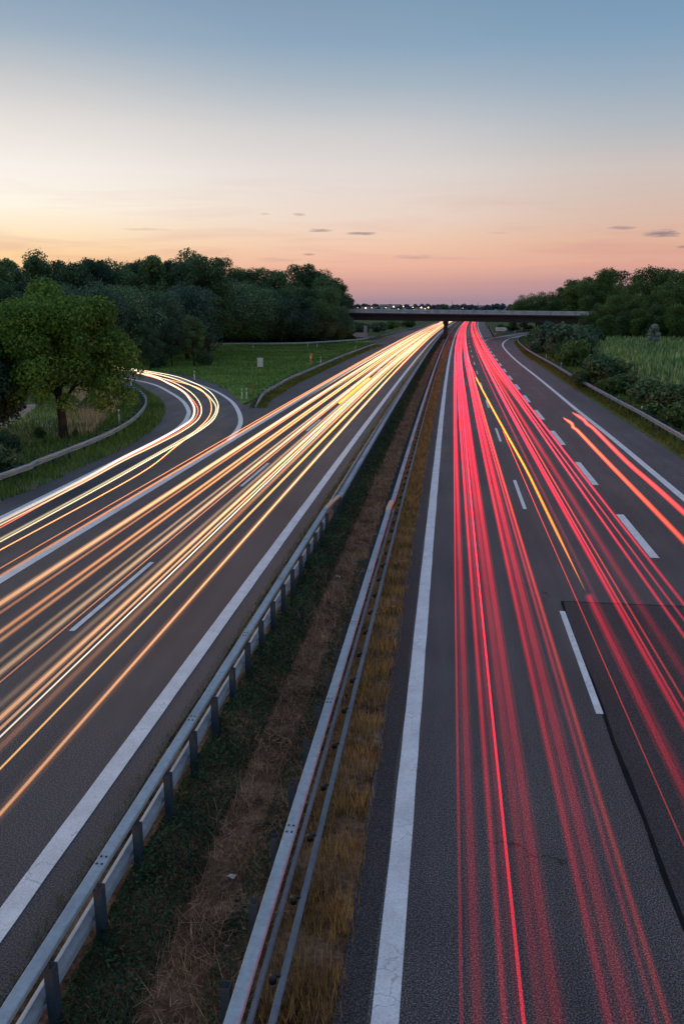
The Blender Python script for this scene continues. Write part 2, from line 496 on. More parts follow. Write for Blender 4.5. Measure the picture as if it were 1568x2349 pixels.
xr = 10.42
ex = [(1405,1007),(1324,942),(1239.5,872),(1183,827),(1158,802),(1152,790.5),(1158,782),(1169,776.5),(1192,771),(1211,768)]
pe = [Vector((xr, -40, 0)), Vector((xr, 0, 0)), Vector((xr, 30, 0))] + [Vector((*at(*a).xy, 0)) for a in ex]
MB().sweep(smooth_path(pe, 2), [(-.17, .006), (-.17, .012), (.17, .012), (.17, .006)]).build('edge_line', M['paint'], ramp_r)
line_along(ramp_r, [(1108,784.5),(1117,779),(1136.7,774.5),(1163,770),(1186,766.5),(1215,763)], .3)
strip('edge_line', lat(.815) - .15, lat(.815) + .2, 204, FAR, .012, M['paint'], road_r)
line_along(ramp_l, [(150,846),(230,856),(280,866),(350,881),(395,903),(420,921),(432,940),(432,952),(420,972),(380,1000),(200,1091),(0,1190),(-300,1335)], .34)
line_along(ramp_l, [(150,834),(250,840),(315,848),(415,871),(480,891),(525,916),(545,940),(552,966),(544,987),(525,1010)], .34)

# ------------------------------------------------------------------ guardrails
def wbeam(sgn=1, z0=.44, d=.0):
    f = [(.0, .0), (.035, .02), (.075, .055), (.075, .085), (-.035, .12), (-.035, .19), (.075, .225), (.075, .255), (.035, .29), (.0, .31)]
    pr = [(sgn * (a + d), z0 + b) for a, b in f]
    pr += [(sgn * (a + d - .012), z0 + b) for a, b in reversed(f)]
    return pr if sgn > 0 else pr[::-1]

def post_mesh(h, w=.10, d=.12, t=.012):
    """open C section post"""
    pr = [(-w/2, -d/2), (w/2, -d/2), (w/2, -d/2 + t), (-w/2 + t, -d/2 + t), (-w/2 + t, d/2 - t), (w/2, d/2 - t), (w/2, d/2), (-w/2, d/2)]
    n = len(pr)
    vs = [(x, y, -.2) for x, y in pr] + [(x, y, h) for x, y in pr]
    fs = [(k, (k + 1) % n, n + (k + 1) % n, n + k) for k in range(n)] + [tuple(range(n - 1, -1, -1)), tuple(range(n, 2 * n))]
    return MB().add(vs, fs)

def place_posts(root, name, mesh, spots, mat, limit=100):
    """one mesh per post for the nearest, one mesh for all the rest"""
    if len(mesh.materials) == 0: mesh.materials.append(mat)
    for i, (p, a) in enumerate(spots[:limit]):
        o = bpy.data.objects.new(name, mesh); COL.objects.link(o); o.parent = root
        o.location = p; o.rotation_euler = (0, 0, a)
    if len(spots) > limit:
        mb = MB()
        base = [v.co.copy() for v in mesh.vertices]; fs = [tuple(p.vertices) for p in mesh.polygons]
        for p, a in spots[limit:]:
            mt = Matrix.Translation(p) @ Matrix.Rotation(a, 4, 'Z')
            mb.add([mt @ v for v in base], fs)
        o = mb.build(name, mat, root); o['kind'] = 'stuff'

def box_prof(xc, w, z0, z1, b=.012):
    return [(xc - w/2, z0), (xc - w/2, z1 - b), (xc - w/2 + b, z1), (xc + w/2 - b, z1), (xc + w/2, z1 - b), (xc + w/2, z0)][::-1]

bolt_mesh = MB().tube([(0, 0, -.004), (0, 0, .012)], .017, 6).mesh('bolt')
def bolts(root, path_fn, ys, mat):
    if len(bolt_mesh.materials) == 0: bolt_mesh.materials.append(mat)
    for y in ys:
        for dx in (-.035, .035):
            for dy in (-.075, .075):
                p = path_fn(y)
                link('bolt', bolt_mesh, root, None, (p.x + dx, p.y + dy, p.z))

Y0 = -6.0
TR = 29.6
# --- left median rail
gl = tag(empty('guardrail', (-4.6, 8, 0)), 'steel median guardrail with flat box beam on top, on the left, nearer the headlight trails', 'guardrail', 'guardrails of the motorway')
gl.location = (0, 0, 0)
def xl(y): return -4.45 + .0042 * max(0.0, y) if y <= TR else -4.13 + curve(y)
lpath = [Vector((xl(y), y, 0)) for y in np.linspace(Y0, TR, 20)]
MB().sweep(lpath, box_prof(0, .17, .86, .93)).build('top_beam', M['steel_top'], gl)
MB().sweep([Vector((xl(TR), TR, 0)), Vector((-4.25, TR + 1.2, -.02)), Vector((-4.13, TR + 2.2, -.03))], box_prof(0, .17, .86, .93)).build('reflector_joint', M['foil'], gl)
MB().sweep(road_path(-4.13, TR + 2.2, 620, -.03, 5), box_prof(0, .17, .80, .93)).build('top_beam', M['steel_top'], gl)
MB().sweep([p + Vector((-.02, 0, 0)) for p in lpath], wbeam(-1, .20)).build('lower_beam', M['steel_pale'], gl)
MB().sweep(road_path(-4.45, TR, 620, 0, 5), wbeam(-1, .42)).build('lower_beam', M['steel'], gl)
ys = np.arange(Y0, 330, 1.345)
pm = post_mesh(.855, .11, .13).mesh('post')
place_posts(gl, 'post', pm, [(Vector((xl(y) + (.13 if y <= TR else .02), y, 0)), math.pi) for y in ys if y > 3], M['steel_dark'])
bolts(gl, lambda y: Vector((xl(y), y, .93)), np.arange(5.2, TR, 4.0), M['bolt'])
bolts(gl, lambda y: Vector((xl(y), y, .90)), np.arange(TR + 3, 58, 4.0), M['bolt'])
# --- right median rail
gr = tag(empty('guardrail', (0, 0, 0)), 'steel median guardrail with low tube rail on black spacers, nearer the red trails', 'guardrail', 'guardrails of the motorway')
MB().sweep(road_path(-2.03, Y0, TR, 0, 2), box_prof(0, .16, .84, .93)).build('top_beam', M['steel_top'], gr)
MB().sweep([Vector((-2.03, TR, 0)), Vector((-2.01, TR + 1.0, -.02)), Vector((-1.99, TR + 1.6, -.03))], box_prof(0, .17, .80, .93)).build('reflector_joint', M['foil'], gr)
MB().sweep(road_path(-1.99, TR + 1.6, 620, -.03, 5), box_prof(0, .15, .80, .93)).build('top_beam', M['steel_top'], gr)
MB().sweep(road_path(-1.895, Y0, TR + 1, 0, 2), box_prof(0, .05, .66, .76)).build('middle_beam', M['steel_mid'], gr)
tp = MB().tube(road_path(-1.70, Y0, 620, .50, 3), .046, 10)
tp.build('tube_rail', M['steel_mid'], gr)
place_posts(gr, 'post', pm, [(Vector((-2.24 + curve(y), y, -.02)), math.pi) for y in ys if y > 3], M['steel_dark'])
spc = MB().tube([(0, 0, -.05), (0, 0, .04)], .046, 14)
spc.box((.06, .02, .03), (.06, .03, .03))
spm = spc.mesh('spacer')
place_posts(gr, 'spacer', spm, [(Vector((-1.82 + curve(y), y + .5, .50)), 0) for y in ys if y > 3], M['rubber'], 70)
bolts(gr, lambda y: Vector((-2.03 + curve(y), y, .93)), np.arange(6.2, TR, 4.0), M['bolt'])
bolts(gr, lambda y: Vector((-1.99 + curve(y), y, .90)), np.arange(TR + 3, 58, 4.0), M['bolt'])

def roadside_rail(label, pix, side, z=.75, post_step=4.0, extra=None, ends=False, double=False):
    """W-beam rail on posts with spacers; side=+1 faces right of travel"""
    root = tag(empty('guardrail'), label, 'guardrail', 'guardrails of the motorway')
    pts = [Vector((*at(a, b, z).xy, 0)) for a, b in pix]
    if extra: pts = [Vector((*e, 0)) for e in extra] + pts
    path = smooth_path(pts, 1.5)
    if ends:                                   # first end slopes into the ground
        L = 0.0; prev = path[0]
        for p in path:
            L += (p - prev).length; prev = p.copy()
            p.z = -max(0.0, .62 * (1 - L / 9.0))
    MB().sweep(path, wbeam(side)).build('beam', M['steel_pale' if 'bluish' in label else 'steel'], root)
    if double:
        MB().sweep(path, wbeam(-side, .44, -.02)).build('beam', M['steel'], root)
    rs = resample(path, post_step)
    spots = []
    for i, p in enumerate(rs):
        d = rs[min(i + 1, len(rs) - 1)] - rs[max(i - 1, 0)]
        a = math.atan2(d.y, d.x) - math.pi / 2
        r = Vector((math.cos(a), math.sin(a), 0))
        spots.append((p - r * side * .22, a + (math.pi if side < 0 else 0)))
    pmesh = post_mesh(.72)
    pmesh.box((-.02, 0, .74), (.44, .11, .05))
    spots.sort(key=lambda s: s[0].length)
    place_posts(root, 'post', pmesh.mesh('post'), spots, M['steel_dark'])
    return root, path

_, path_rl = roadside_rail('W-beam guardrail curving past the big maple on the left edge of the entry ramp',
    [(0,1086),(80,1055.8),(165,1023.3),(240,993.3),(300,960.8),(330,930.8),(334,910.8),(320,893),(295,881),(270,873)], 1, extra=[(-22.6, -5), (-22.4, 15)], post_step=2.0)
_, path_tri = roadside_rail('meadow guardrail whose near end dives into the grass by two marker posts',
    [(585,915),(600,898),(626,885),(665,864),(710,845),(755,826),(795,810),(830,797),(868,784)], 1, ends=True, post_step=2.0)
_, path_far = roadside_rail('long bluish guardrail across the far side of the meadow in front of the wood',
    [(420,789),(491,787),(560,786.5),(626,786.5),(700,785),(767,781),(823,777),(851,772)], 1)
roadside_rail('lit guardrail far left running under the bridge beside the headlight trails',
    [(851,773),(890,764),(929,755.5),(970,746.5),(1007,739)], 1)
_, path_rr = roadside_rail('W-beam guardrail along the right verge between exit lane and bushes',
    [(1492.6,956),(1408,911),(1324,866),(1267.6,832.7),(1211,801.8),(1189,783),(1187.5,776.4),(1196,771.5),(1215,767)], -1, extra=[(13.75, -10), (13.75, 10), (13.75, 25)], post_step=2.0)
roadside_rail('short guardrail in the dark on the far side of the exit ramp below the bridge',
    [(1150,763.5),(1180,758),(1212,754.5),(1260,750)], -1)
roadside_rail('tiny guardrail nose splitting exit ramp from red trails under the bridge',
    [(1134,769),(1128,760),(1123,750),(1124,744)], 1)

# ------------------------------------------------------------------ delineator posts
def delineator(p, label, rz=0.0):
    root = tag(empty('marker_post', p, rz), label, 'marker post', 'white roadside marker posts')
    mb = MB()
    pr = [(-.06, -.045), (.06, -.045), (.04, .05), (-.04, .05)]
    for z0, z1 in ((-.1, .66), (.86, 1.0)):
        vs = [(x, y, z0) for x, y in pr] + [(x, y, z1 - (.0 if z1 < 1 else (.06 if y > 0 else 0))) for x, y in pr]
        mb.add(vs, [(3,2,1,0),(4,5,6,7),(0,1,5,4),(1,2,6,5),(2,3,7,6),(3,0,4,7)])
    mb.build('body', M['white'], root)
    bd = MB()
    vs = [(x * 1.03, y * 1.03, .66) for x, y in pr] + [(x * 1.03, y * 1.03, .86) for x, y in pr]
    bd.add(vs, [(3,2,1,0),(4,5,6,7),(0,1,5,4),(1,2,6,5),(2,3,7,6),(3,0,4,7)])
    band = bd.build('black_band', M['black'], root)
    MB().box((0, -.050, .76), (.05, .006, .14)).build('reflector', M['white'], band)
    return root

for px, py, lab in [
    (1468, 962, 'white marker post behind the right guardrail, nearest and tallest on that side'),
    (1285, 850, 'white marker post behind the right guardrail beside the first large bushes'),
    (1251, 828, 'small white marker post behind the right guardrail, second from the ramp bend'),
    (1211, 808, 'small white marker post where the right guardrail starts to bend'),
    (1188, 789, 'tiny white marker post at the far bend of the right guardrail'),
    (1200.5, 774, 'tiny white marker post on the bend of the exit ramp under the bridge'),
    (1180, 764, 'tiny white marker post in the dark across the exit ramp'),
    (555.5, 916, 'left one of two black banded white marker posts at the meadow tip'),
    (566, 915, 'right one of two black banded white marker posts at the meadow tip'),
    (446.5, 871, 'white marker post on the meadow side of the curving ramp'),
    (302, 892, 'dark backed marker post where the ramp guardrail meets the maple branches'),
    (274.5, 970, 'marker post behind the ramp guardrail beside dry grass'),
    (581.5, 800, 'small white marker post on the far meadow guardrail, leftmost there'),
    (706, 797, 'small white marker post on the far meadow guardrail, middle of that rail'),
    (727, 797, 'small white marker post on the far meadow guardrail near the arrow sign'),
    (735.5, 834, 'white marker post behind the meadow guardrail beside the orange phone'),
    (815, 806, 'white marker post behind the meadow guardrail below the arrow sign'),
]:
    delineator(at(px, py), lab)

# ------------------------------------------------------------------ roadside equipment
p = at(597, 843)
cab = tag(empty('control_cabinet', p, .2), 'pale grey roadside control cabinet standing on a slab in the meadow', 'cabinet')
MB().box((0, 0, .66), (.80, .42, 1.16), 0, .015).build('body', M['grey_box'], cab)
MB().box((0, 0, 1.27), (.88, .50, .07), 0, .015).build('roof', M['grey_box'], cab)
MB().box((0, 0, .04), (.86, .48, .10)).build('plinth', M['concrete'], cab)
d_ = MB().box((0, -.222, .66), (.72, .02, 1.04), 0, .006).build('door', M['grey_box'], cab)
MB().box((.27, -.24, .68), (.03, .025, .12), 0, .004).build('handle', M['black'], d_)
MB().box((-1.1, -.1, .02), (1.3, .8, .08)).build('slab', M['concrete'], cab)

p = at(713, 838)
sos = tag(empty('emergency_phone', p, -.2), 'orange emergency phone post with white panel beside the meadow guardrail', 'emergency phone')
MB().box((0, 0, .6), (.22, .18, 1.3), 0, .02).build('post', M['orange'], sos)
hd = MB().box((0, 0, 1.42), (.42, .26, .40), 0, .03).build('head', M['orange'], sos)
MB().box((0, -.135, 1.12), (.22, .02, .22), 0, .004).build('panel', M['white'], sos)
MB().box((0, -.137, 1.45), (.10, .02, .10), 0, .004).build('speaker_plate', M['white'], hd)
MB().box((0, 0, 1.65), (.50, .34, .06), 0, .02).build('roof', M['orange'], sos)

p = at(580.5, 906)
rp = tag(empty('marker_stake', p), 'slim red brown stake in the grass beside the two meadow tip markers', 'stake')
MB().tube([(0, 0, -.1), (0, 0, 1.05)], .035, 8).build('stake', M['redbrown'], rp)
MB().tube([(0, 0, 1.05), (0, 0, 1.10)], [.045, .03], 8).build('cap', M['redbrown'], rp)

def flat_poly(pts, t=.04):
    """outline in x,z extruded along y"""
    n = len(pts)
    vs = [(x, -t / 2, z) for x, z in pts] + [(x, t / 2, z) for x, z in pts]
    fs = [tuple(range(n)), tuple(range(2 * n - 1, n - 1, -1))] + [(k, n + k, n + (k + 1) % n, (k + 1) % n) for k in range(n)]
    return MB().add(vs, fs)

p = at(826, 792)
sg = tag(empty('direction_sign', p, PH), 'grey back of a left pointing arrow sign with an upright board, beyond the meadow', 'road sign')
flat_poly([(-1.75, 2.25), (-1.05, 1.75), (1.6, 1.75), (1.6, 2.75), (-1.05, 2.75)]).build('arrow_board', M['sign_back'], sg)
MB().box((1.05, .06, 3.0), (.68, .04, 2.5), 0, .01).build('upright_board', M['sign_back'], sg)
for x, h in ((-.7, 2.7), (1.4, 4.2)):
    MB().tube([(x, -.09, -.2), (x, -.09, h)], .045, 8).build('pole', M['steel'], sg)

p = at(1148, 772)
ar = tag(empty('exit_sign', p, PH), 'white arrow shaped exit sign pointing right in the gore under the bridge', 'road sign')
fc = flat_poly([(-1.6, 1.6), (1.1, 1.6), (1.75, 2.1), (1.1, 2.6), (-1.6, 2.6)]).build('arrow_board', M['sign_face'], ar)
for x in (-1.0, .8):
    MB().tube([(x, .07, -.2), (x, .07, 2.55)], .05, 8).build('pole', M['steel'], ar)
tc = bpy.data.curves.new('lettering', 'FONT'); tc.body = 'Ausfahrt'; tc.size = .58; tc.extrude = .002; tc.align_x = 'CENTER'; tc.align_y = 'CENTER'
tco = bpy.data.objects.new('tmp_text', tc); COL.objects.link(tco)
bpy.context.view_layer.update()
tm = bpy.data.meshes.new_from_object(tco.evaluated_get(bpy.context.evaluated_depsgraph_get()))
bpy.data.objects.remove(tco)
to = link('lettering', tm, fc, M['sign_text'], (-.15, -.026, 2.1)); to.rotation_euler = (R(90), 0, 0)

p = at(1135, 772)
nb = tag(empty('gore_marker', p, PH), 'small round orange white marker on a post at the exit nose', 'road marker')
MB().tube([(0, 0, -.2), (0, 0, .5)], .05, 8).build('pole', M['steel'], nb)
dm = MB().tube([(0, -.03, .75), (0, .03, .75)], .36, 20)
dm.build('disc', M['orange'], nb)
MB().tube([(0, -.05, .75), (0, -.028, .75)], .2, 20).build('disc_face', M['sign_face'], nb)

# litter in the median (small, light)
for i, (px, py, lab) in enumerate([(906, 1292, 'crumpled pale paper on the golden median grass by the right rail'), (775, 1323, 'white scrap lying on the dark soil between the two median rails'),
        (901, 1393, 'torn whitish wrapper in the golden grass, nearer than the crumpled paper'), (532, 2013, 'pale scrap on the median soil in the near dark weeds')]):
    bm = bmesh.new(); bmesh.ops.create_grid(bm, x_segments=4, y_segments=4, size=.055)
    for v in bm.verts: v.co.z = random.uniform(.0, .05); v.co.x *= random.uniform(.6, 1.2)
    me = bpy.data.meshes.new('litter'); bm.to_mesh(me); bm.free()
    o = link('litter_scrap', me, None, M['litter'], at(px, py, .06)); o.rotation_euler = (.2, .1, i)
    tag(o, lab, 'litter')

# ------------------------------------------------------------------ overbridge
BY = 226.0
br = tag(empty('road_bridge', (0, BY, 0)), 'long flat concrete road bridge crossing the motorway with pale railing', 'bridge')
X0, X1 = -62.0, 74.0
def bz(x): return -.0112 * (x + 20)
def bx(z0, z1, y0, y1, name, mat, x0=X0, x1=X1, parent=br):
    vs = []
    for x in (x0, x1):
        vs += [(x, y0, z0 + bz(x)), (x, y1, z0 + bz(x)), (x, y1, z1 + bz(x)), (x, y0, z1 + bz(x))]
    return MB().add(vs, [(0,1,2,3),(7,6,5,4),(0,4,5,1),(1,5,6,2),(2,6,7,3),(3,7,4,0)]).build(name, mat, parent)
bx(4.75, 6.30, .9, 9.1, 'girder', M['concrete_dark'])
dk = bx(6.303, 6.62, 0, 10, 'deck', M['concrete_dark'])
bx(6.623, 6.70, -.05, .30, 'kerb', M['concrete'], parent=dk)
bx(6.623, 6.70, 9.7, 10.05, 'kerb', M['concrete'], parent=dk)
for y in (.12, 9.88):
    rl = empty('railing', (0, 0, 0)); rl.parent = br
    rl2 = MB()
    for zz, hh in ((7.62, .07), (6.80, .05)):
        vs = []
        for x in (X0, X1):
            vs += [(x, y - .03, zz + bz(x)), (x, y + .03, zz + bz(x)), (x, y + .03, zz + hh + bz(x)), (x, y - .03, zz + hh + bz(x))]
        rl2.add(vs, [(0,1,2,3),(7,6,5,4),(0,4,5,1),(1,5,6,2),(2,6,7,3),(3,7,4,0)])
    for x in np.arange(X0, X1, .14):
        rl2.box((x, y, 7.21 + bz(x)), (.05, .03, .80))
    for x in np.arange(X0, X1, 2.5):
        rl2.box((x, y, 7.17 + bz(x)), (.08, .08, .98))
    bpy.data.objects.remove(rl)
    rl2.build('railing', M['steel_rail'], br)
bx(7.05, 7.36, .80, .86, 'crash_barrier', M['steel'])
pc = at(1019.5, 777)
pier = MB()
for (w, d, z0, z1) in ((1.05, 5.6, -.3, 4.0), (1.5, 6.4, 4.003, 4.752)):
    pier.box((pc.x + .1, 5.0, (z0 + z1) / 2 + (bz(0) if z0 > 1 else 0)), (w, d, z1 - z0 + (.0)), 0, .06)
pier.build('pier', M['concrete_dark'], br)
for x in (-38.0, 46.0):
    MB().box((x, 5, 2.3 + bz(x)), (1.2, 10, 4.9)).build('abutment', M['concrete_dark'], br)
# earth banks carrying the bridge road on both sides
for sx, xa in ((-1, -38.6), (1, 46.6)):
    v = []
    for x, zt, hw in ((xa, 6.4 + bz(xa), 6.0), (xa + sx * 150, 5.2, 6.0)):
        v += [(x, BY + 5 - hw - 10, -.06), (x, BY + 5 - hw, zt), (x, BY + 5 + hw, zt), (x, BY + 5 + hw + 10, -.06)]
    o = MB().add(v, [(0,1,5,4),(1,2,6,5),(2,3,7,6),(0,3,2,1),(4,5,6,7)]).build('embankment', M['ground']); o['kind'] = 'structure'

# ------------------------------------------------------------------ trees
def leaf_cloud(lobes, n, size, seed, spread=.30, up=.15, aspect=.62, inner=.12):
    """leaf sprays on the shells of overlapping lobes [(centre, radius)]"""
    r = np.random.default_rng(seed)
    C = np.array([l[0] for l in lobes]); RR = np.array([l[1] for l in lobes])
    w = RR ** 2; w /= w.sum()
    k = r.choice(len(lobes), n, p=w)
    d = r.normal(size=(n, 3)); d[:, 2] += up; d /= np.linalg.norm(d, axis=1)[:, None]
    rad = 1 - np.abs(r.normal(scale=spread, size=n)); inn = r.random(n) < inner
    rad[inn] = r.random(inn.sum()) ** .5
    rad += (r.random(n) < .06) * r.random(n) * .32
    pos = C[k] + d * (RR[k] * rad)[:, None] * np.array([1, 1, .86])
    nrm = d * 1.15 + r.normal(size=(n, 3)) * .5; nrm /= np.linalg.norm(nrm, axis=1)[:, None]
    t = np.cross(nrm, r.normal(size=(n, 3))); t /= np.linalg.norm(t, axis=1)[:, None]
    b = np.cross(nrm, t)
    s = size * (.55 + .9 * r.random(n))[:, None]
    V = np.empty((n, 4, 3))
    V[:, 0] = pos - t * s * .5
    V[:, 1] = pos + b * s * .5 * aspect + nrm * s * .10
    V[:, 2] = pos + t * s * .55 - nrm * s * .08
    V[:, 3] = pos - b * s * .5 * aspect + nrm * s * .10
    return np_mesh('crown', V, np.arange(n * 4), 4)

def make_lobes(seed, rx, rz, zc, n, flat=.0, lr=(.34, .52)):
    r = random.Random(seed); L = []
    for i in range(n):
        t = r.random() * 2 * math.pi
        u = 1 - 2 * (i + .5) / n + r.uniform(-.12, .12)
        u = max(-1, min(1, u)); q = math.sqrt(1 - u * u)
        k = r.uniform(.50, .78)
        L.append(((math.cos(t) * q * rx * k, math.sin(t) * q * rx * k, zc + u * rz * k), min(rx, rz) * r.uniform(*lr)))
    L.append(((0, 0, zc), min(rx, rz) * .5))
    return L

def trunk_mesh(seed, h, r0, lobes, nl=6, lean=.2):
    r = random.Random(seed); mb = MB()
    pts = [Vector((0, 0, -.3)), Vector((r.uniform(-lean, lean) * .3, r.uniform(-lean, lean) * .3, h * .3)), Vector((r.uniform(-lean, lean), r.uniform(-lean, lean), h * .6)), Vector((r.uniform(-lean, lean), r.uniform(-lean, lean), h * .80))]
    pts = smooth_path(pts, h / 9)
    n = len(pts)
    mb.tube(pts, [r0 * (1.25 if i == 0 else 1) * (1 - .85 * i / (n - 1)) for i in range(n)], 8)
    L = sorted(lobes, key=lambda l: -l[1])[:nl * 2]
    for c, rr in r.sample(L, min(nl, len(L))):
        c = Vector(c); i = max(1, int(n * r.uniform(.22, .6)))
        a = pts[i]; mid = a.lerp(c, .5) + Vector((0, 0, .08 * h * r.random()))
        mb.tube(smooth_path([a, mid, c], (c - a).length / 5 + .05), None or [r0 * .42 * (1 - .15 * j) for j in range(7)][:len(smooth_path([a, mid, c], (c - a).length / 5 + .05))], 6) if len(smooth_path([a, mid, c], (c - a).length / 5 + .05)) <= 7 else None
    return mb.mesh('trunk')

def kind(seed, rx, rz, zc, h, n_lobes, n_leaf, leaf, r0, mat, lr=(.34, .52), spread=.30):
    L = make_lobes(seed, rx, rz, zc, n_lobes, lr=lr)
    c = leaf_cloud(L, n_leaf, leaf, seed, spread); c.materials.append(mat)
    t = trunk_mesh(seed, h, r0, L); t.materials.append(M['bark'])
    return c, t

def tree(name, mesh, loc, rz, s, label, group, cat='tree', sz=None):
    root = tag(empty(name, loc, rz), label, cat, group)
    root.scale = (s, s, sz or s)
    a = link('crown', mesh[0], root); b = link('trunk', mesh[1], root)
    return root

# big maple at the ramp
base = at(145, 1003)
r = random.Random(21)
LB = []
for i in range(58):
    t = r.random() * 2 * math.pi; u = r.uniform(-.75, 1.0); q = math.sqrt(max(0, 1 - u * u))
    k = r.uniform(.62, .86)
    LB.append(((math.cos(t) * q * 4.6 * k, math.sin(t) * q * 4.6 * k, 5.7 + u * 3.9 * k), r.uniform(.85, 1.45)))
for i in range(9):
    LB.append(((r.uniform(-2.3, 2.3), r.uniform(-2, 2), 5.6 + r.uniform(-1.5, 2)), 1.5))
for x, y, z in ((3.6, .5, 3.0), (3.9, -1, 3.4), (4.3, .3, 2.6), (4.6, 1, 4.2), (2.2, 1.8, 1.9), (1.7, -2.4, 2.5), (-1.6, -2.4, 2.9), (.2, -2.8, 3.0), (3.2, -1.6, 2.7)):
    LB.append(((x, y, z), .75))
mc = leaf_cloud(LB, 52000, .19, 33, .24, .25); mc.materials.append(M['leaf_maple'])
mtk = MB()
stem = smooth_path([Vector((0, 0, -.3)), Vector((.05, 0, 1.2)), Vector((-.1, .1, 2.6)), Vector((0, 0, 4.4)), Vector((.2, 0, 7.0))], .5)
mtk.tube(stem, [.34 * (1.3 if i == 0 else 1) * (1 - .8 * i / (len(stem) - 1)) for i in range(len(stem))], 10)
for i in range(16):
    c = Vector(LB[i * 3][0]); a = stem[r.randrange(4, 9)]
    pp = smooth_path([a, a.lerp(c, .5) + Vector((0, 0, .5)), c], .6)
    mtk.tube(pp, [.13 * (1 - .85 * j / max(1, len(pp) - 1)) for j in range(len(pp))], 6)
mt = mtk.mesh('trunk'); mt.materials.append(M['bark'])
tree('maple_tree', (mc, mt), base, 0, 1.0, 'big round maple with yellow green crown beside the curving entry ramp', None)
# its neighbour at the left picture edge
LB2 = make_lobes(51, 3.3, 3.9, 3.9, 28, lr=(.26, .42))
mc2 = leaf_cloud(LB2, 14000, .26, 52, .26); mc2.materials.append(M['leaf_dark'])
mt2 = trunk_mesh(52, 7, .28, LB2); mt2.materials.append(M['bark'])
p = at(-42, 1012)
tree('broadleaf_tree', (mc2, mt2), p, .7, .92, 'darker broadleaf tree cut by the left picture edge in front of the maple', None)

kinds_dark = [kind(100 + i, 3.9 + .5 * (i % 3), 7.4 + .4 * (i % 2), 8.6, 16, 30, 13000, .30, .26, M['leaf_dark'], (.26, .44)) for i in range(4)]
kinds_poplar = [kind(120 + i, 2.3, 7.6, 10.2, 14.5, 26, 6500, .36, .22, M['leaf_dark'], (.34, .60)) for i in range(3)]
kinds_willow = [kind(140 + i, 4.6 + .5 * (i % 2), 5.6, 5.4, 10.5, 34, 15000, .27, .25, M['leaf_willow'], (.28, .46)) for i in range(3)]
kinds_right = [kind(160 + i, 4.1 + .5 * (i % 3), 7.0 + .4 * (i % 2), 7.8, 15, 30, 13000, .30, .25, M['leaf_right'], (.26, .44)) for i in range(4)]

G_WOOD = 'trees of the wood on the left'
G_SLOPE = 'trees of the wood on the right'
r = random.Random(5)

def by_top(px, y_dist, top_row):
    """tree spot at ground distance y_dist under picture column px; height so that its top reaches top_row"""
    row = 705 + 1.0 * H * 2014 / (y_dist + 2)
    p = at(px, row)
    z = H + (705 - top_row) * (y_dist / 1955.0)
    return p, z

def put(px, dist, top, meshes, hmesh, label, group, name):
    p, z = by_top(px, dist, top)
    m = meshes[r.randrange(len(meshes))]
    s = z / hmesh
    return tree(name, m, p, r.random() * 6.28, s * r.uniform(.92, 1.12), label, group, sz=s)

# left wood: back row reaching the skyline
for i, px in enumerate(range(-230, 500, 21)):
    top = 576 + 8 * math.sin(px * .05) + r.uniform(-12, 16)
    pop = r.random() < .45
    put(px + r.uniform(-8, 8), 150 + r.uniform(-8, 22), top, kinds_poplar if pop else kinds_dark, 17.8 if pop else 16.2,
        'slender dark tree of the skyline row at the back of the left wood' if pop else 'round dark tree of the skyline row at the back of the left wood', G_WOOD, 'poplar_tree' if pop else 'forest_tree')
for px, top in ((430,572),(462,578),(392,588),(350,590),(520,584),(545,600),(575,600),(600,606),(630,612),(655,610),(680,604),(705,600),(728,604),(748,616),(768,632),(782,655),(795,672)):
    put(px + r.uniform(-4, 4), (172 if px < 480 else 206) + .06 * max(0, px - 420) + r.uniform(-5, 10), top - 5 + r.uniform(-3, 4), kinds_dark, 16.2, 'tall dark tree of the left wood between the pink sky and the bridge', G_WOOD, 'forest_tree')
for i, px in enumerate(range(-200, 780, 34)):
    dist = (132 + .065 * max(0, px) if px < 470 else 202) + r.uniform(-6, 6)
    top = 632 + .012 * px + r.uniform(-14, 20)
    put(px + r.uniform(-10, 10), dist, top, kinds_dark, 16.2, 'dark tree in the middle rows of the left wood', G_WOOD, 'forest_tree')
for px, dist, top in ((150,122,640),(225,118,634),(300,124,640),(365,128,652),(430,136,636),(515,194,628),(555,193,640),(600,194,652),(645,195,660),(690,197,668),(735,199,676),(775,204,690)):
    put(px, dist, top, kinds_willow, 11.0, 'grey green willow on the front edge of the left wood', G_WOOD, 'willow_tree')
for px, dist, top in ((395,118,722),(445,121,712),(345,112,735)):
    put(px, dist, top, kinds_dark[:2], 16.2, 'low dense dark tree standing out from the wood into the meadow corner', G_WOOD, 'forest_tree')

# right wood
for px, dist, top in ((1178,300,688),(1200,296,674),(1228,300,670),(1255,290,672),(1283,300,658),(1310,280,634),(1338,285,640),(1368,270,622),(1395,275,620),(1345,262,655),(1420,262,645),(1452,240,636),(1480,235,616),(1512,230,612),(1545,220,622),(1575,215,616),(1610,210,620),(1650,205,612),(1700,200,610),
        (1235,312,690),(1270,310,684),(1300,300,670)):
    put(px, dist, top - 13 * min(1.0, max(0.0, (px - 1200) / 160)) + r.uniform(-4, 4), kinds_right, 14.9, 'dark tree on the skyline of the right wood', G_SLOPE, 'slope_tree')
for px, dist, top in ((1352,196,704),(1376,205,690),(1390,205,684),(1400,200,672),(1440,195,664),(1480,190,655),(1520,186,650),(1560,182,648),(1600,180,640),(1650,175,640),
        (1385,185,712),(1425,178,705),(1465,175,698),(1505,172,690),(1545,170,692),(1590,166,690),(1640,160,690)):
    put(px, dist, top + r.uniform(-5, 5), kinds_right, 14.9, 'green tree on the front edge of the right wood behind the corn', G_SLOPE, 'slope_tree')
# the lone tree beyond the bridge
put(1018, 420, 693, kinds_dark, 16.2, 'lone rounded tree standing beyond the bridge above its railing', None, 'forest_tree')

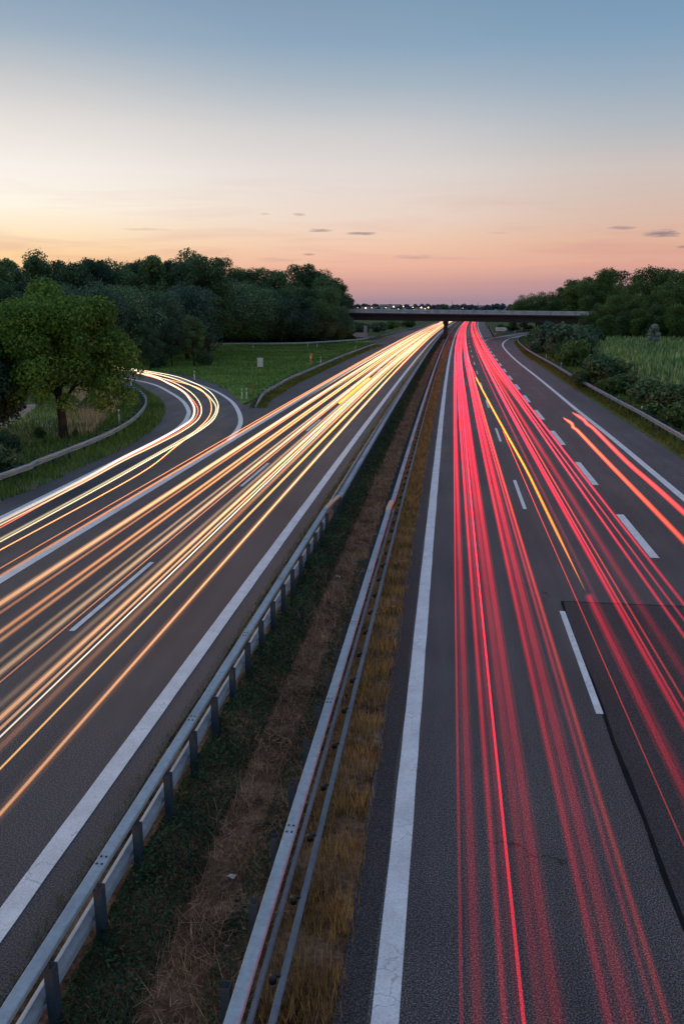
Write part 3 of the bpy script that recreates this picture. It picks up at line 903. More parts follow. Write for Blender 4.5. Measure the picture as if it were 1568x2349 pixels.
# silver leaved tree at the corn edge
LS = make_lobes(77, .95, 3.0, 3.3, 18, lr=(.40, .75))
sc_ = leaf_cloud(LS, 3200, .34, 78, .3); sc_.materials.append(M['leaf_silver'])
st_ = trunk_mesh(78, 5.5, .12, LS); st_.materials.append(M['bark'])
p, z = by_top(1492, 148, 730)
tree('silver_tree', (sc_, st_), p, 0, z / 6.4, 'slim silver leaved tree standing out pale at the back edge of the corn', None)

# shrubs
def shrub_mesh(seed, mat, n=2600, leaf=.26):
    L = make_lobes(seed, 1.9, 1.5, 1.15, 16, lr=(.34, .55))
    L = [((c[0], c[1], max(.35, c[2])), q) for c, q in L]
    m = leaf_cloud(L, n, leaf, seed, .28); m.materials.append(mat)
    t = MB(); rr = random.Random(seed)
    for k in range(6):
        c = Vector(L[k][0])
        t.tube([(0, 0, -.1), c * .5 + Vector((0, 0, .1)), c], [.045, .03, .012], 5)
    tm_ = t.mesh('stems'); tm_.materials.append(M['bark'])
    return m, tm_
sh_r = [shrub_mesh(200 + i, M['leaf_right']) for i in range(3)]
sh_d = [shrub_mesh(210 + i, M['leaf_dark']) for i in range(3)]
sh_w = [shrub_mesh(220 + i, M['leaf_willow']) for i in range(2)]
def shrub(px, dist, top, ms, label, group=None, wide=1.0):
    p, z = by_top(px, dist, top)
    m = ms[r.randrange(len(ms))]
    root = tag(empty('shrub', p, r.random() * 6.28), label, 'shrub', group)
    s = z / 2.65
    root.scale = (s * wide, s * wide, s)
    link('foliage', m[0], root); link('stems', m[1], root)
GS = 'bushes along the right verge'
for px, dist, top, ms, wide, lab in [
    (1262, 812, 732, sh_w, 1.0, 'tall grey green bush at the right end of the bridge'),
    (1232, 792, 746, sh_r, .9, 'bush hiding the exit ramp under the right bridge end'),
    (1305, 822, 735, sh_w, 1.0, 'grey green bush beside the tall one at the bridge end'),
    (1345, 812, 742, sh_d, 1.0, 'dark bush rising above the corn edge below the right wood'),
    (1275, 826, 778, sh_r, 1.0, 'round green bush behind the right guardrail, farthest of the round ones'),
    (1312, 842, 776, sh_r, 1.0, 'round green bush in front of the corn, left of the wide dark one'),
    (1365, 890, 806, sh_d, 1.15, 'wide dark bush in front of the cornfield left corner'),
    (1412, 893, 818, sh_d, 1.15, 'wide dark bush just right of the cornfield left corner'),
    (1452, 905, 845, sh_d, 1.3, 'dark bush behind the right guardrail midway to the picture edge'),
    (1400, 905, 858, sh_r, 1.1, 'low green bush close behind the right guardrail'),
    (1503, 952, 865, sh_d, 1.2, 'dark spreading bush near the right picture edge before the corn'),
    (1552, 960, 875, sh_d, 1.15, 'dark bush cut by the right picture edge'),
    (1468, 925, 882, sh_r, 1.1, 'low bush behind the nearest right marker post'),
    (1556, 988, 925, sh_r, 1.2, 'low bush at the right picture edge close to the guardrail'),
    (1620, 965, 870, sh_d, 1.2, 'bush beyond the right picture edge')]:
    dist = 16420 / (dist - 705) - 2
    shrub(px, dist, top, ms, lab, GS, wide)
for px, dist, top, ms, wide, lab in [
    (205, 66, 905, sh_d, 1.0, 'dark bush under the right side of the maple'),
    (240, 82, 870, sh_d, 1.1, 'bush behind the maple where the ramp disappears'),
    (20, 46, 985, sh_d, .9, 'dark weedy bush at the left edge in front of the dirt patch'),
    (-10, 40, 1010, sh_d, .9, 'dark weedy bush cut by the left edge above the guardrail'),
    (95, 52, 978, sh_r, .7, 'low weedy bush left of the maple trunk'),
    (175, 53, 985, sh_r, .6, 'low yellowish bush right of the maple trunk'),
    (-20, 95, 850, sh_d, 1.4, 'dark bush far behind the maple at the left edge'),
    (80, 100, 840, sh_d, 1.4, 'dark bush behind the maple across the ramp'),
    (160, 104, 835, sh_d, 1.4, 'dark bush behind the maple near the wood edge'),
    (300, 128, 800, sh_d, 1.4, 'dark bush at the foot of the wood beside the ramp'),
    (360, 116, 812, sh_d, 1.1, 'low dark bush at the meadow corner left of the ramp marker'),
    (470, 122, 800, sh_d, 1.0, 'low dark bush at the meadow corner by the blue rail end')]:
    shrub(px, dist, top, ms, lab, 'bushes on the left side', wide)
for i, px in enumerate(range(492, 800, 20)):
    shrub(px, 199 + .06 * (px - 500) + r.uniform(-3, 3), 728 + r.uniform(-8, 8), sh_d, 'dark undergrowth bush behind the blue far guardrail', 'undergrowth bushes along the far guardrail', 1.3)
for px, dist, top, ms, lab in [(800, 265, 735, sh_d, 'dark bush below the left end of the bridge, first from the wood'), (828, 280, 738, sh_d, 'dark bush below the left end of the bridge, behind the arrow sign'),
        (868, 290, 736, sh_w, 'pale bush under the bridge right of the arrow sign'), (900, 330, 732, sh_r, 'bush beyond the bridge between pale bush and lit guardrail'), (935, 360, 731, sh_r, 'small bush beyond the bridge close to the lit guardrail'),
        (1175, 300, 742, sh_d, 'dark bush in the shadow under the right bridge span'), (1205, 310, 738, sh_d, 'dark bush under the right bridge span beside the abutment'), (1150, 330, 741, sh_d, 'dark bush behind the white exit arrow')]:
    shrub(px, dist, top, ms, lab, 'bushes beneath the bridge', 1.5)

# ------------------------------------------------------------------ grass, weeds, corn (uncountable)
def blades(name, pts, h, w, lean, mat, seed, parent=None):
    rr = np.random.default_rng(seed); n = len(pts)
    a = rr.random(n) * 2 * np.pi
    d = np.stack([np.cos(a), np.sin(a), np.zeros(n)], 1)
    q = np.stack([-np.sin(a), np.cos(a), np.zeros(n)], 1)
    la = rr.random(n) * 2 * np.pi
    ld = np.stack([np.cos(la), np.sin(la), np.zeros(n)], 1) * (lean * rr.random(n) * h)[:, None]
    V = np.empty((n, 3, 3))
    V[:, 0] = pts - d * (w / 2)[:, None]; V[:, 1] = pts + d * (w / 2)[:, None]
    V[:, 2] = pts + ld; V[:, 2, 2] += h
    me = np_mesh(name, V, np.arange(n * 3), 3)
    o = link(name, me, None, mat); o['kind'] = 'stuff'
    return o

def along(n, x0, x1, ymax, seed, ymin=4.0, pw=2.0):
    """points along the motorway, denser near the viewer"""
    rr = np.random.default_rng(seed)
    y = ymin + (ymax - ymin) * rr.random(n) ** pw
    x = x0 + (x1 - x0) * rr.random(n) + np.where(y > 0, 3.9e-5 * y * y, 0)
    return np.stack([x, y, np.full(n, -.015)], 1), rr

p_, rr = along(64000, -1.66, -1.0, 210, 1)
keep = (np.sin(p_[:, 1] * 2 * np.pi / 1.345 + 1.2 * rr.random(len(p_))) * (.25 + .3 * np.sin(p_[:, 1] * .9) ** 2) + .55 > rr.random(len(p_)) * .95)
edge = rr.random(len(p_)) < np.clip((-0.96 - p_[:, 0] + 3.9e-5 * p_[:, 1] ** 2) / .25, 0, 1)
p_ = p_[keep & edge]
o = blades('golden_grass', p_, .10 + .22 * rr.random(len(p_)), .007 + .00022 * p_[:, 1], .45, M['grass_gold'], 2)
tag(o, 'dry golden grass growing between the right median rail and the asphalt', 'grass')
p_, rr = along(26000, -2.05, -1.6, 180, 3)
o = blades('golden_grass', p_, .06 + .16 * rr.random(len(p_)), .007 + .0002 * p_[:, 1], .5, M['grass_gold'], 4)
tag(o, 'short dry golden grass growing right under the tube rail', 'grass')
p_, rr = along(80000, -3.95, -2.15, 160, 61, 4.0, 2.0)
cl = np.sin(p_[:, 0] * 5.1 + 2 * np.sin(p_[:, 1] * 1.9)) + np.sin(p_[:, 1] * 2.7 + p_[:, 0] * 3)
p_ = p_[cl + rr.normal(size=len(p_)) * .6 > -.2]
o = blades('dead_stalks', p_, .06 + .26 * rr.random(len(p_)) ** 1.5, .008 + .0002 * p_[:, 1], 1.5, M['grass_dry'], 62)
tag(o, 'reddish brown dead stalks standing on the soil between the median rails', 'dead stalks')
# straw litter lying on the median soil
p_, rr = along(60000, -3.75, -2.1, 150, 5)
o = blades('straw_litter', p_, .02 + .07 * rr.random(len(p_)) ** 2, .008 + .0002 * p_[:, 1], 5.0, M['grass_dry'], 6)
tag(o, 'brown dry straw lying on the soil between the median rails', 'straw')

def weeds(name, n, x0, x1, ymax, hmax, size, seed, label, pw=1.9):
    p_, rr = along(n, x0, x1, ymax, seed, 3.5, pw)
    # clumps: height of the plant cover varies along the strip
    cx = np.sin(p_[:, 1] * 1.7 + 3 * np.sin(p_[:, 1] * .45)) * .5 + .5
    xc = (x0 + x1) / 2 + 3.9e-5 * p_[:, 1] ** 2
    fall = np.clip(1 - np.abs(p_[:, 0] - xc) / ((x1 - x0) / 2), 0, 1)
    hh = hmax * (.35 + .65 * cx) * (fall ** .6)
    p_[:, 2] = hh * rr.random(n) ** .8
    s = size * (.6 + .8 * rr.random(n)) * (1 + p_[:, 1] / 50)
    nr = rr.normal(size=(n, 3)); nr[:, 2] += .8; nr /= np.linalg.norm(nr, axis=1)[:, None]
    t = np.cross(nr, rr.normal(size=(n, 3))); t /= np.linalg.norm(t, axis=1)[:, None]
    b = np.cross(nr, t); s = s[:, None]
    V = np.empty((n, 4, 3))
    V[:, 0] = p_ - t * s * .6; V[:, 1] = p_ + b * s * .25; V[:, 2] = p_ + t * s * .6; V[:, 3] = p_ - b * s * .25
    o = link(name, np_mesh(name, V, np.arange(n * 4), 4), None, M['leaf_weed']); o['kind'] = 'stuff'
    return tag(o, label, 'weeds')
weeds('median_weeds', 110000, -4.42, -3.40, 230, .66, .046, 11, 'dense dark green weeds growing along the left median rail posts')
weeds('median_weeds', 6500, -2.75, -2.15, 26, .36, .05, 12, 'patchy dark green weeds growing left of the right median rail')
p_, rr = along(9000, -5.25, -4.8, 180, 14)
o = blades('edge_grass', p_, .05 + .13 * rr.random(len(p_)), .010 + .0003 * p_[:, 1], .6, M['grass_verge'], 15)
tag(o, 'thin grass fringe growing at the asphalt edge below the left median rail', 'grass')

def in_poly(P, poly):
    x, y = P[:, 0], P[:, 1]; ins = np.zeros(len(P), bool); n = len(poly)
    for i in range(n):
        x1, y1 = poly[i]; x2, y2 = poly[(i + 1) % n]
        c = ((y1 > y) != (y2 > y)) & (x < (x2 - x1) * (y - y1) / ((y2 - y1) or 1e-9) + x1)
        ins ^= c
    return ins
def scatter(n, poly, seed):
    rr = np.random.default_rng(seed)
    a = np.array(poly); lo, hi = a.min(0), a.max(0)
    P = lo + (hi - lo) * rr.random((n * 3, 2)); P = P[in_poly(P, poly)][:n]
    return np.concatenate([P, np.full((len(P), 1), -.015)], 1), rr

meadow_poly = [(p.x, p.y) for p in me_pts] + [(-62, 120), (-62, 165), (-36, 188), (-17.5 + curve(200), 200), (-17.4 + curve(150), 150), (-17.4 + curve(100), 100)]
p_, rr = scatter(60000, meadow_poly, 21)
o = blades('meadow_grass', p_, .10 + .25 * rr.random(len(p_)) ** 2, .05 + .0006 * p_[:, 1], .8, M['grass_green'], 22)
tag(o, 'green grass of the meadow between ramp and carriageway', 'grass')
# strip of grass in front of the curving left rail and behind it
def beside(path, n, w0, w1, seed):
    rr = np.random.default_rng(seed)
    P = np.array([(q.x, q.y) for q in path]); d = np.gradient(P, axis=0); d /= np.linalg.norm(d, axis=1)[:, None]
    k = rr.integers(0, len(P) - 1, n); t = rr.random(n)[:, None]
    b = P[k] * (1 - t) + P[k + 1] * t; rt = np.stack([d[k, 1], -d[k, 0]], 1)
    q = b + rt * (w0 + (w1 - w0) * rr.random(n))[:, None]
    return np.concatenate([q, np.full((n, 1), -.03)], 1), rr
p_, rr = beside(path_rl, 22000, -.6, 1.5, 31)
o = blades('ramp_verge_grass', p_, .12 + .32 * rr.random(len(p_)), .03 + .0006 * p_[:, 1], .6, M['grass_green'], 32); tag(o, 'tall green grass growing at the foot of the curving ramp guardrail', 'grass')
p_, rr = beside(path_rl, 26000, -9, -.4, 33)
o = blades('ramp_bank_grass', p_, .12 + .35 * rr.random(len(p_)), .04 + .0006 * p_[:, 1], .6, M['grass_green'], 34); tag(o, 'green grass bank behind the curving ramp guardrail', 'grass')
p_, rr = beside(path_tri, 14000, -.5, .9, 35)
o = blades('meadow_verge_grass', p_, .10 + .25 * rr.random(len(p_)), .05 + .0006 * p_[:, 1], .6, M['grass_verge'], 36); tag(o, 'grass fringe growing below the meadow guardrail', 'grass')
p_, rr = beside([q for q in path_rr if q.y > 20], 26000, -.75, .5, 37)
o = blades('exit_verge_grass', p_, .06 + .18 * rr.random(len(p_)), .03 + .0006 * p_[:, 1], .6, M['grass_verge'], 38); tag(o, 'yellow green grass between exit lane asphalt and the right guardrail', 'grass')
p_, rr = beside([q for q in path_rr if q.y > 20], 30000, .4, 12, 39)
o = blades('slope_grass', p_, .15 + .45 * rr.random(len(p_)), .05 + .0007 * p_[:, 1], .6, M['grass_green'], 40); tag(o, 'rough green grass between the right guardrail and the bushes', 'grass')
dry = [(at(*q).x, at(*q).y) for q in ((160,900),(285,890),(290,915),(262,950),(215,995),(150,1010),(140,960))]
p_, rr = scatter(6500, dry, 41)
p_ = p_[np.sin(p_[:, 0] * 1.3 + p_[:, 1] * .7) + np.sin(p_[:, 1] * .9 - p_[:, 0]) + rr.normal(size=len(p_)) * .5 > -.3]
o = blades('dry_grass', p_, (.3 + .9 * rr.random(len(p_)) ** 1.5), .05 + 0 * p_[:, 1], .5, M['grass_pale'], 42); tag(o, 'tall pale dry grass growing between the maple and the ramp rail', 'grass')

# cornfield
corn_poly = [(at(*q).x, at(*q).y) for q in ((1345,800),(1440,905),(1560,960),(1900,1000),(2100,860),(1800,800))]
p_, rr = scatter(9000, corn_poly, 51)
nl = 7
n = len(p_) * nl
base_ = np.repeat(p_, nl, 0); hgt = np.repeat(2.0 + .4 * rr.random(len(p_)), nl)
lev = np.tile(np.linspace(.35, .98, nl), len(p_)) * hgt
a = rr.random(n) * 2 * np.pi
dr = np.stack([np.cos(a), np.sin(a), np.zeros(n)], 1); sd = np.stack([-np.sin(a), np.cos(a), np.zeros(n)], 1)
ln = (.45 + .45 * rr.random(n))[:, None]; top = (np.tile(np.arange(nl), len(p_)) == nl - 1)
V = np.empty((n, 6, 3)); b0 = base_.copy(); b0[:, 2] = lev - .25
mid = b0 + dr * ln * .5; mid[:, 2] += .38; end = b0 + dr * ln; end[:, 2] += .12
end[top] = b0[top] + dr[top] * .1; end[top, 2] += .75; mid[top] = b0[top] + dr[top] * .05; mid[top, 2] += .4
w = .085
V[:, 0] = b0 - sd * w * .7; V[:, 1] = b0 + sd * w * .7; V[:, 2] = mid + sd * w; V[:, 3] = mid - sd * w; V[:, 4] = end + sd * .02; V[:, 5] = end - sd * .02
idx = np.arange(n)[:, None] * 6 + np.array([[0, 1, 2, 3, 3, 2, 4, 5]])
o = link('corn_crop', np_mesh('corn_crop', V.reshape(-1, 3), idx.ravel(), 4), None, M['leaf_corn']); o['kind'] = 'stuff'
tag(o, 'green corn standing in the field behind the right verge bushes', 'corn')

# ------------------------------------------------------------------ far horizon
def wood_belt(name, y, x0, x1, h, n, leaf, seed, mat, label):
    rr = np.random.default_rng(seed)
    L = []
    for x in np.linspace(x0, x1, n):
        L.append(((x + rr.uniform(-10, 10), y + rr.uniform(-25, 25), h * rr.uniform(.3, .62)), h * rr.uniform(.28, .45)))
    me = leaf_cloud(L, n * 110, leaf, seed, .3); me.materials.append(mat)
    o = link(name, me); o['kind'] = 'stuff'
    return tag(o, label, 'woods')
M['leaf_far'] = leaf_mat('hazed_leaf', [(0, (.050, .080, .105)), (1, (.085, .125, .16))], .2, 0, .02)  # blue of the distant air is mixed into this leaf colour
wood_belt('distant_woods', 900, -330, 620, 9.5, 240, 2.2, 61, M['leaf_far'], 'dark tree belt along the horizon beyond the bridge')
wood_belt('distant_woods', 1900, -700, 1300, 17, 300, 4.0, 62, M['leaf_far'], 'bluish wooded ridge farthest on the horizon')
hl = MB()
hv, hf = [], []
xs = np.linspace(-2500, 3500, 90)
for i, x in enumerate(xs):
    z = 11 + 2.5 * math.sin(x * .0021) + 2 * math.sin(x * .006 + 1) + 1 * math.sin(x * .021)
    hv += [(x, 2600, -1), (x, 2900, z), (x, 3400, z + 2), (x, 4200, -1)]
for i in range(len(xs) - 1):
    for k in range(3):
        hf.append((4 * i + k, 4 * i + 4 + k, 4 * i + 5 + k, 4 * i + 1 + k))
o = MB().add(hv, hf, True).build('hills', plain('hazed_hill_wood', (.08, .11, .16), 1, 0, .2, .01)); o['kind'] = 'structure'  # hill colour carries the bluish haze, no air volume is built

M['lamp'] = lamp_mat('lamp_glow', (1.0, .66, .30), 9)
M['lamp_w'] = lamp_mat('lamp_glow_white', (1.0, .86, .62), 8)
for i, (px, py, s, wh) in enumerate([(820,706,.9,0),(838,706.5,1.3,0),(852,706,.7,0),(884,706,.7,1),(902,703.5,1.3,1),(913,709,.7,0),(924,703,1.0,1),(946,705,.8,0),(948,710,.6,0),(965,705.5,1.3,1),(974,708,.9,1),(981,705.5,1.2,0),(1060,707,.5,1)]):
    Yd = 780.0
    zc = H - (py - 705) * Yd / 1955
    q = at(px, 705 + H * 2014 / (Yd + 2)); q.z = 0
    rt = tag(empty('street_lamp', q), 'distant %s street lamp in the row of town lights beyond the bridge, number of size %s' % ('white' if wh else 'amber', 'large' if s > 1 else 'small'), 'street lamp', 'street lamps of the far town')
    rt['label'] = 'distant glowing %s %s street lamp above the bridge railing' % ('large' if s > 1 else 'small', 'white' if wh else 'amber')
    MB().tube([(0, 0, -.2), (0, 0, zc - .2)], .12, 6).build('pole', M['steel_dark'], rt)
    bm = bmesh.new(); bmesh.ops.create_icosphere(bm, subdivisions=2, radius=.50 * s, matrix=Matrix.Translation((0, 0, zc)))
    me = bpy.data.meshes.new('lamp_head'); bm.to_mesh(me); bm.free()
    link('lamp_head', me, rt, M['lamp_w'] if wh else M['lamp'])
for px, w_, h_, lab in ((862, 34, 9, 'long pale hall, leftmost of the far town buildings'), (893, 22, 11, 'pale block in the middle of the far town'), (945, 30, 8, 'low pale hall on the right of the far town')):
    q = at(px, 705 + H * 2014 / 1002.0)
    b_ = tag(empty('town_building', q), lab, 'building', 'pale buildings of the far town')
    MB().box((0, 0, h_ / 2 - .1), (w_, 14, h_)).build('wall', M['building'], b_)
    MB().box((0, 0, h_ + .15), (w_ + 1, 15, .5)).build('roof', M['roof'], b_)
    for k in range(4):
        MB().box((-w_ * .36 + w_ * .24 * k, -7.03, h_ * .6), (w_ * .12, .12, 1.6)).build('window', M['window'], b_)
for px, top, Yd, lab in ((1036, 690, 1500, 'tall thin mast on the horizon right of the lone tree'), (1095, 694, 1500, 'thinner short mast on the horizon near the right wood'), (965, 694, 1500, 'thin mast on the horizon left of the lone tree')):
    q = at(px, 705 + H * 2014 / (Yd + 2)); zt = H + (705 - top) * Yd / 1955
    m_ = tag(empty('radio_mast', q), lab, 'mast')
    MB().tube([(0, 0, -.5), (0, 0, zt)], [.55, .22], 6).build('mast', M['steel_dark'], m_)
    MB().box((0, 0, zt * .8), (2.4, .3, .3)).build('cross_arm', M['steel_dark'], m_)

# ------------------------------------------------------------------ the light trails
glow_cache = {}
def glow_of(col, s, fade):
    k = (tuple(round(c, 3) for c in col), round(s, 3), fade)
    if k not in glow_cache: glow_cache[k] = glow('lamp_light', col, s, fade)
    return glow_cache[k]

FW, FR = (4.0, 62.0, .34, .15), (2.0, 66.0, .12, .13)
def trail(label, path, rad, col, s, group, squash=.75, fade=None, taper=0):
    f = fade or (FR if 'tail' in group or 'red' in group else FW)
    def rads(k):
        if not taper: return rad * k
        return [rad * k * min(1.0, .04 + .96 * (p - path[0]).length / taper) for p in path]
    soft = rad >= .04
    me = MB().tube(path, rads(1.35 if soft else 1.0), 10 if soft else 8, True, squash).mesh('light_trail')
    o = link('light_trail', me, None, glow_of(col, s * (.30 if soft else 1.0), f))
    if soft:                                # brighter heart of the trail
        link('core', MB().tube(path, rads(.62), 8, True, squash).mesh('core'), o, glow_of(col, s * .85, f))
    return tag(o, label, 'light trail', group)

def straight(m, z, y0=-12.0, y1=640.0, wob=0.0, seed=0, drift=None):
    x = lat(m, z); rr = random.Random(seed); ph = rr.random() * 6
    out = []; y = y0
    while y < y1:
        dx = wob * (math.sin(y * .021 + ph) + .4 * math.sin(y * .055 + 2 * ph))
        if drift: dx += float(np.interp(y, [d[0] for d in drift], [d[1] for d in drift]))
        out.append(Vector((x + dx + curve(y), y, z))); y += 3.0 if y < 150 else 8.0
    return out

AM, PE, CR, YE, WH, OR, RD = (1, .40, .14), (1, .49, .22), (1, .60, .32), (1, .54, .15), (1, .82, .60), (1, .33, .10), (1, .16, .05)
GW, GR = 'headlight trails on the left carriageway', 'tail light trails on the right carriageway'
WG = .50
for i, (m, z, r_, c, s, lab) in enumerate([
    (-1.715, .62, .025, OR, 1.1, 'hair thin brownish light trail just outside the outer white line of the left carriageway'),
    (-1.680, .62, .060, OR, .9, 'soft brown orange light trail crossing over the outer white line on the left'),
    (-1.515, .66, .115, PE, 1.35, 'thick orange light trail nearest inside the outer white line on the left'),
    (-1.475, .66, .050, OR, .6, 'faint brown light trail hugging the thick outer orange one'),
    (-1.388, .66, .075, AM, 1.15, 'orange light trail second inward from the outer white line'),
    (-1.345, .66, .070, AM, .9, 'dim orange light trail just inside the second orange one'),
    (-1.262, .66, .065, CR, .45, 'faint greyish light trail left of the cream one before the dashed line'),
    (-1.232, .66, .090, CR, .95, 'broad cream light trail just outside the dashed line'),
    (-1.204, .70, .020, OR, 1.2, 'thin red orange light trail along the dashed lane line on the left'),
    (-1.130, .70, .090, CR, .28, 'very faint tan light trail just inside the dashed line'),
    (-1.092, .66, .080, PE, 1.9, 'brightest peach light trail in the inner left lane'),
    (-1.066, .66, .040, PE, 1.8, 'narrow peach light trail beside the brightest one'),
    (-1.046, .66, .024, WH, 3.0, 'thin white light trail in the inner left lane'),
    (-1.025, .66, .100, AM, .42, 'soft brownish glow trail inside the thin white one'),
    (-.981, .66, .026, YE, 1.5, 'thin yellow light trail, outer of the close yellow pair'),
    (-.970, .66, .024, YE, 1.5, 'thin yellow light trail, inner of the close yellow pair'),
    (-.888, .66, .034, PE, 2.0, 'orange core of the light trail nearest the median on the left'),
    (-.886, .66, .105, AM, .55, 'soft wide orange light trail nearest the median edge line'),
]):
    trail(lab, straight(m, z, wob=.05, seed=i), r_ * .74, c, s * WG, GW)
# a blinking amber lamp part way
trail('short bright amber flash trail in the middle of the headlight trails', straight(-1.17, .7, 66, 92), .08, (1, .34, .01), .7, GW)
# extra far streaks merging under the bridge
for i, m in enumerate((-1.58, -1.43, -1.30, -1.17, -1.0, -.93)):
    trail(('pale', 'cream', 'warm', 'yellowish', 'whitish', 'light orange')[i] + ' headlight trail seen only far away before the bridge', straight(m, .66, 70 + 8 * i, 640, wob=.12, seed=40 + i), .05, (CR, WH, PE, YE, WH, PE)[i], .55 * WG, GW, taper=45)

def pix_trail(pix, z):
    return smooth_path([at(a, b, z) for a, b in pix], 1.2)
GRP = 'headlight trails on the entry ramp'
A1 = [(180,836),(285,850),(350,863),(390,881),(420,898),(437,918),(446,938),(440,961),(410,983),(350,1016),(280,1051),(190,1101),(0,1197),(-200,1298),(-500,1450)]
trail('thick white light trail along the inner line of the curving ramp', pix_trail(A1, .62), .072, WH, .38, GRP)
A2 = [(190,834),(300,848),(380,870),(425,891),(450,912),(462,936),(455,961),(420,988),(355,1022),(285,1056),(190,1108),(0,1205),(-200,1307),(-500,1460)]
trail('thin cream light trail close outside the thick white ramp trail', pix_trail(A2, .66), .028, CR, .65, GRP)
A3 = [(300,852),(372,872),(415,893),(440,915),(454,938),(447,961),(415,987),(352,1020),(282,1055),(190,1105),(0,1211),(-200,1313)]
trail('thin reddish light trail under the white ramp trail', pix_trail(A3, .66), .018, RD, .8, GRP)
B1 = [(200,832),(320,851),(380,863),(425,878),(465,898),(487,918),(496,937),(487,958),(465,978),(425,1003),(350,1046),(250,1102),(0,1237),(-200,1343),(-500,1500)]
trail('yellowish light trail in the middle of the curving ramp', pix_trail(B1, .62), .052, (1, .76, .40), .28, GRP)
B2 = [(200,830),(300,845),(390,860),(440,876),(478,896),(497,919),(500,939),(490,962),(466,982),(425,1008),(350,1050),(250,1107),(0,1243),(-200,1349),(-500,1508)]
trail('thin bright outer light trail of the yellowish ramp pair', pix_trail(B2, .66), .026, (1, .80, .48), .70, GRP)
C1 = [(320,856),(440,884),(474,907),(485,932),(478,958),(446,990),(400,1027),(320,1087),(0,1262),(-200,1370),(-500,1530)]
trail('thin orange light trail lowest on the curving ramp', pix_trail(C1, .62), .020, OR, 1.6, GRP)

RR_, RP, RO = (1, .012, .038), (1, .028, .062), (1, .055, .030)
for i, (m, z, r_, c, s, lab) in enumerate([
    (.022, .85, .020, RR_, .9, 'hair thin red trail leftmost of all red trails beside the white line'),
    (.036, .85, .075, RR_, .55, 'broad dim red trail first from the white line'),
    (.072, .85, .042, RR_, 1.15, 'narrow red trail second from the white line'),
    (.093, .85, .060, RP, .30, 'very faint pink red trail before the brightest thin one'),
    (.110, .85, .020, RR_, 4.6, 'brightest thin crimson trail in the left lane'),
    (.127, .85, .080, RR_, .42, 'dim red glow trail just right of the brightest thin one'),
    (.149, .85, .090, RR_, .60, 'broad grainy red trail in the middle of the left lane'),
    (.229, .85, .055, RR_, .85, 'red trail just right of the lane middle gap'),
    (.257, .85, .110, RR_, .55, 'widest dim red trail right of the lane middle'),
    (.282, .85, .040, RP, .55, 'narrow pink red trail before the lane edge one'),
    (.301, .85, .044, RO, .85, 'orange red trail nearest the first dashed line'),
    (.500, .85, .050, RP, .12, 'very faint red trail in the middle of the second lane'),
    (.553, .85, .055, RR_, 1.0, 'bright red trail in the middle of the second lane'),
    (.573, .85, .022, RP, 1.1, 'thin pink red trail touching the bright one in the second lane'),
    (.601, .85, .024, RO, .8, 'thin orange red trail on the right of the second lane'),
    (.632, .85, .100, RR_, .18, 'wide dim red glow trail in the second lane'),
    (.718, .85, .042, RP, .8, 'pink red trail before the broad dashed blocks'),
    (.742, .85, .030, RP, .6, 'faint pink red trail beside the broad dashed blocks'),
    (.786, .85, .045, RP, .65, 'pink red trail lying over the broad dashed blocks'),
]):
    trail(lab, straight(m, z, y0=-12, wob=.04, seed=70 + i), r_, c, s * .62, GR)
for i, m in enumerate((.045, .085, .17, .21, .27, .56, .58, .66, .70, .76)):
    trail(['far red trail merging in the left lane before the bridge', 'far red trail merging in the second lane before the bridge'][i > 4], straight(m, .85, 55 + 6 * (i % 4), 640, wob=.12, seed=90 + i), .05, RR_ if i % 2 else RO, .26, 'merged red trails far down the right carriageway', taper=40)
# amber indicator drifting from the left lane into the second
x0 = lat(.47, .85)
dr_ = [(-20, .12), (20, .05), (38, -.02), (60, -.45), (90, -1.0), (125, -1.45), (640, -1.5)]
trail('bright yellow indicator trail slanting over the first dashed line', straight(.47, .85, 21.5, 92, drift=dr_), .042, (1, .235, .010), 1.2, GR, taper=6)
trail('dim red near end of the trail below the yellow one', straight(.474, .85, -12, 21.5, drift=dr_), .085, RR_, .40, GR)
trail('faint brown red far end of the trail above the yellow one', straight(.47, .85, 92, 420, drift=dr_), .05, RR_, .5, GR)
trail('hair thin orange trail right of the first dashes in the near lane', straight(.43, .85, -12, 52, drift=[(-20, .08), (20, .02), (52, -.08)]), .010, RO, .9, GR)
# lorry in the exit lane whose lights start part way
E1 = [(1290,957.8),(1303,966),(1311,972),(1313,980),(1322,986),(1340,1005),(1394,1061.7),(1480,1150),(1568,1241.7),(1750,1430),(2000,1690)]
E2 = [(1311,946),(1325,954),(1338,963),(1345,972),(1358,981),(1385,1008),(1439,1061.7),(1500,1115),(1568,1176.7),(1750,1345),(2000,1575)]
trail('thick orange red trail with a wiggly start, left one in the exit lane', pix_trail(E1, .9), .078, (1, .080, .030), .85, 'wiggly tail light trails in the exit lane', taper=1.5)
trail('thick red trail with a wiggly start, right one in the exit lane', pix_trail(E2, .9), .088, (1, .050, .035), .75, 'wiggly tail light trails in the exit lane', taper=1.5)

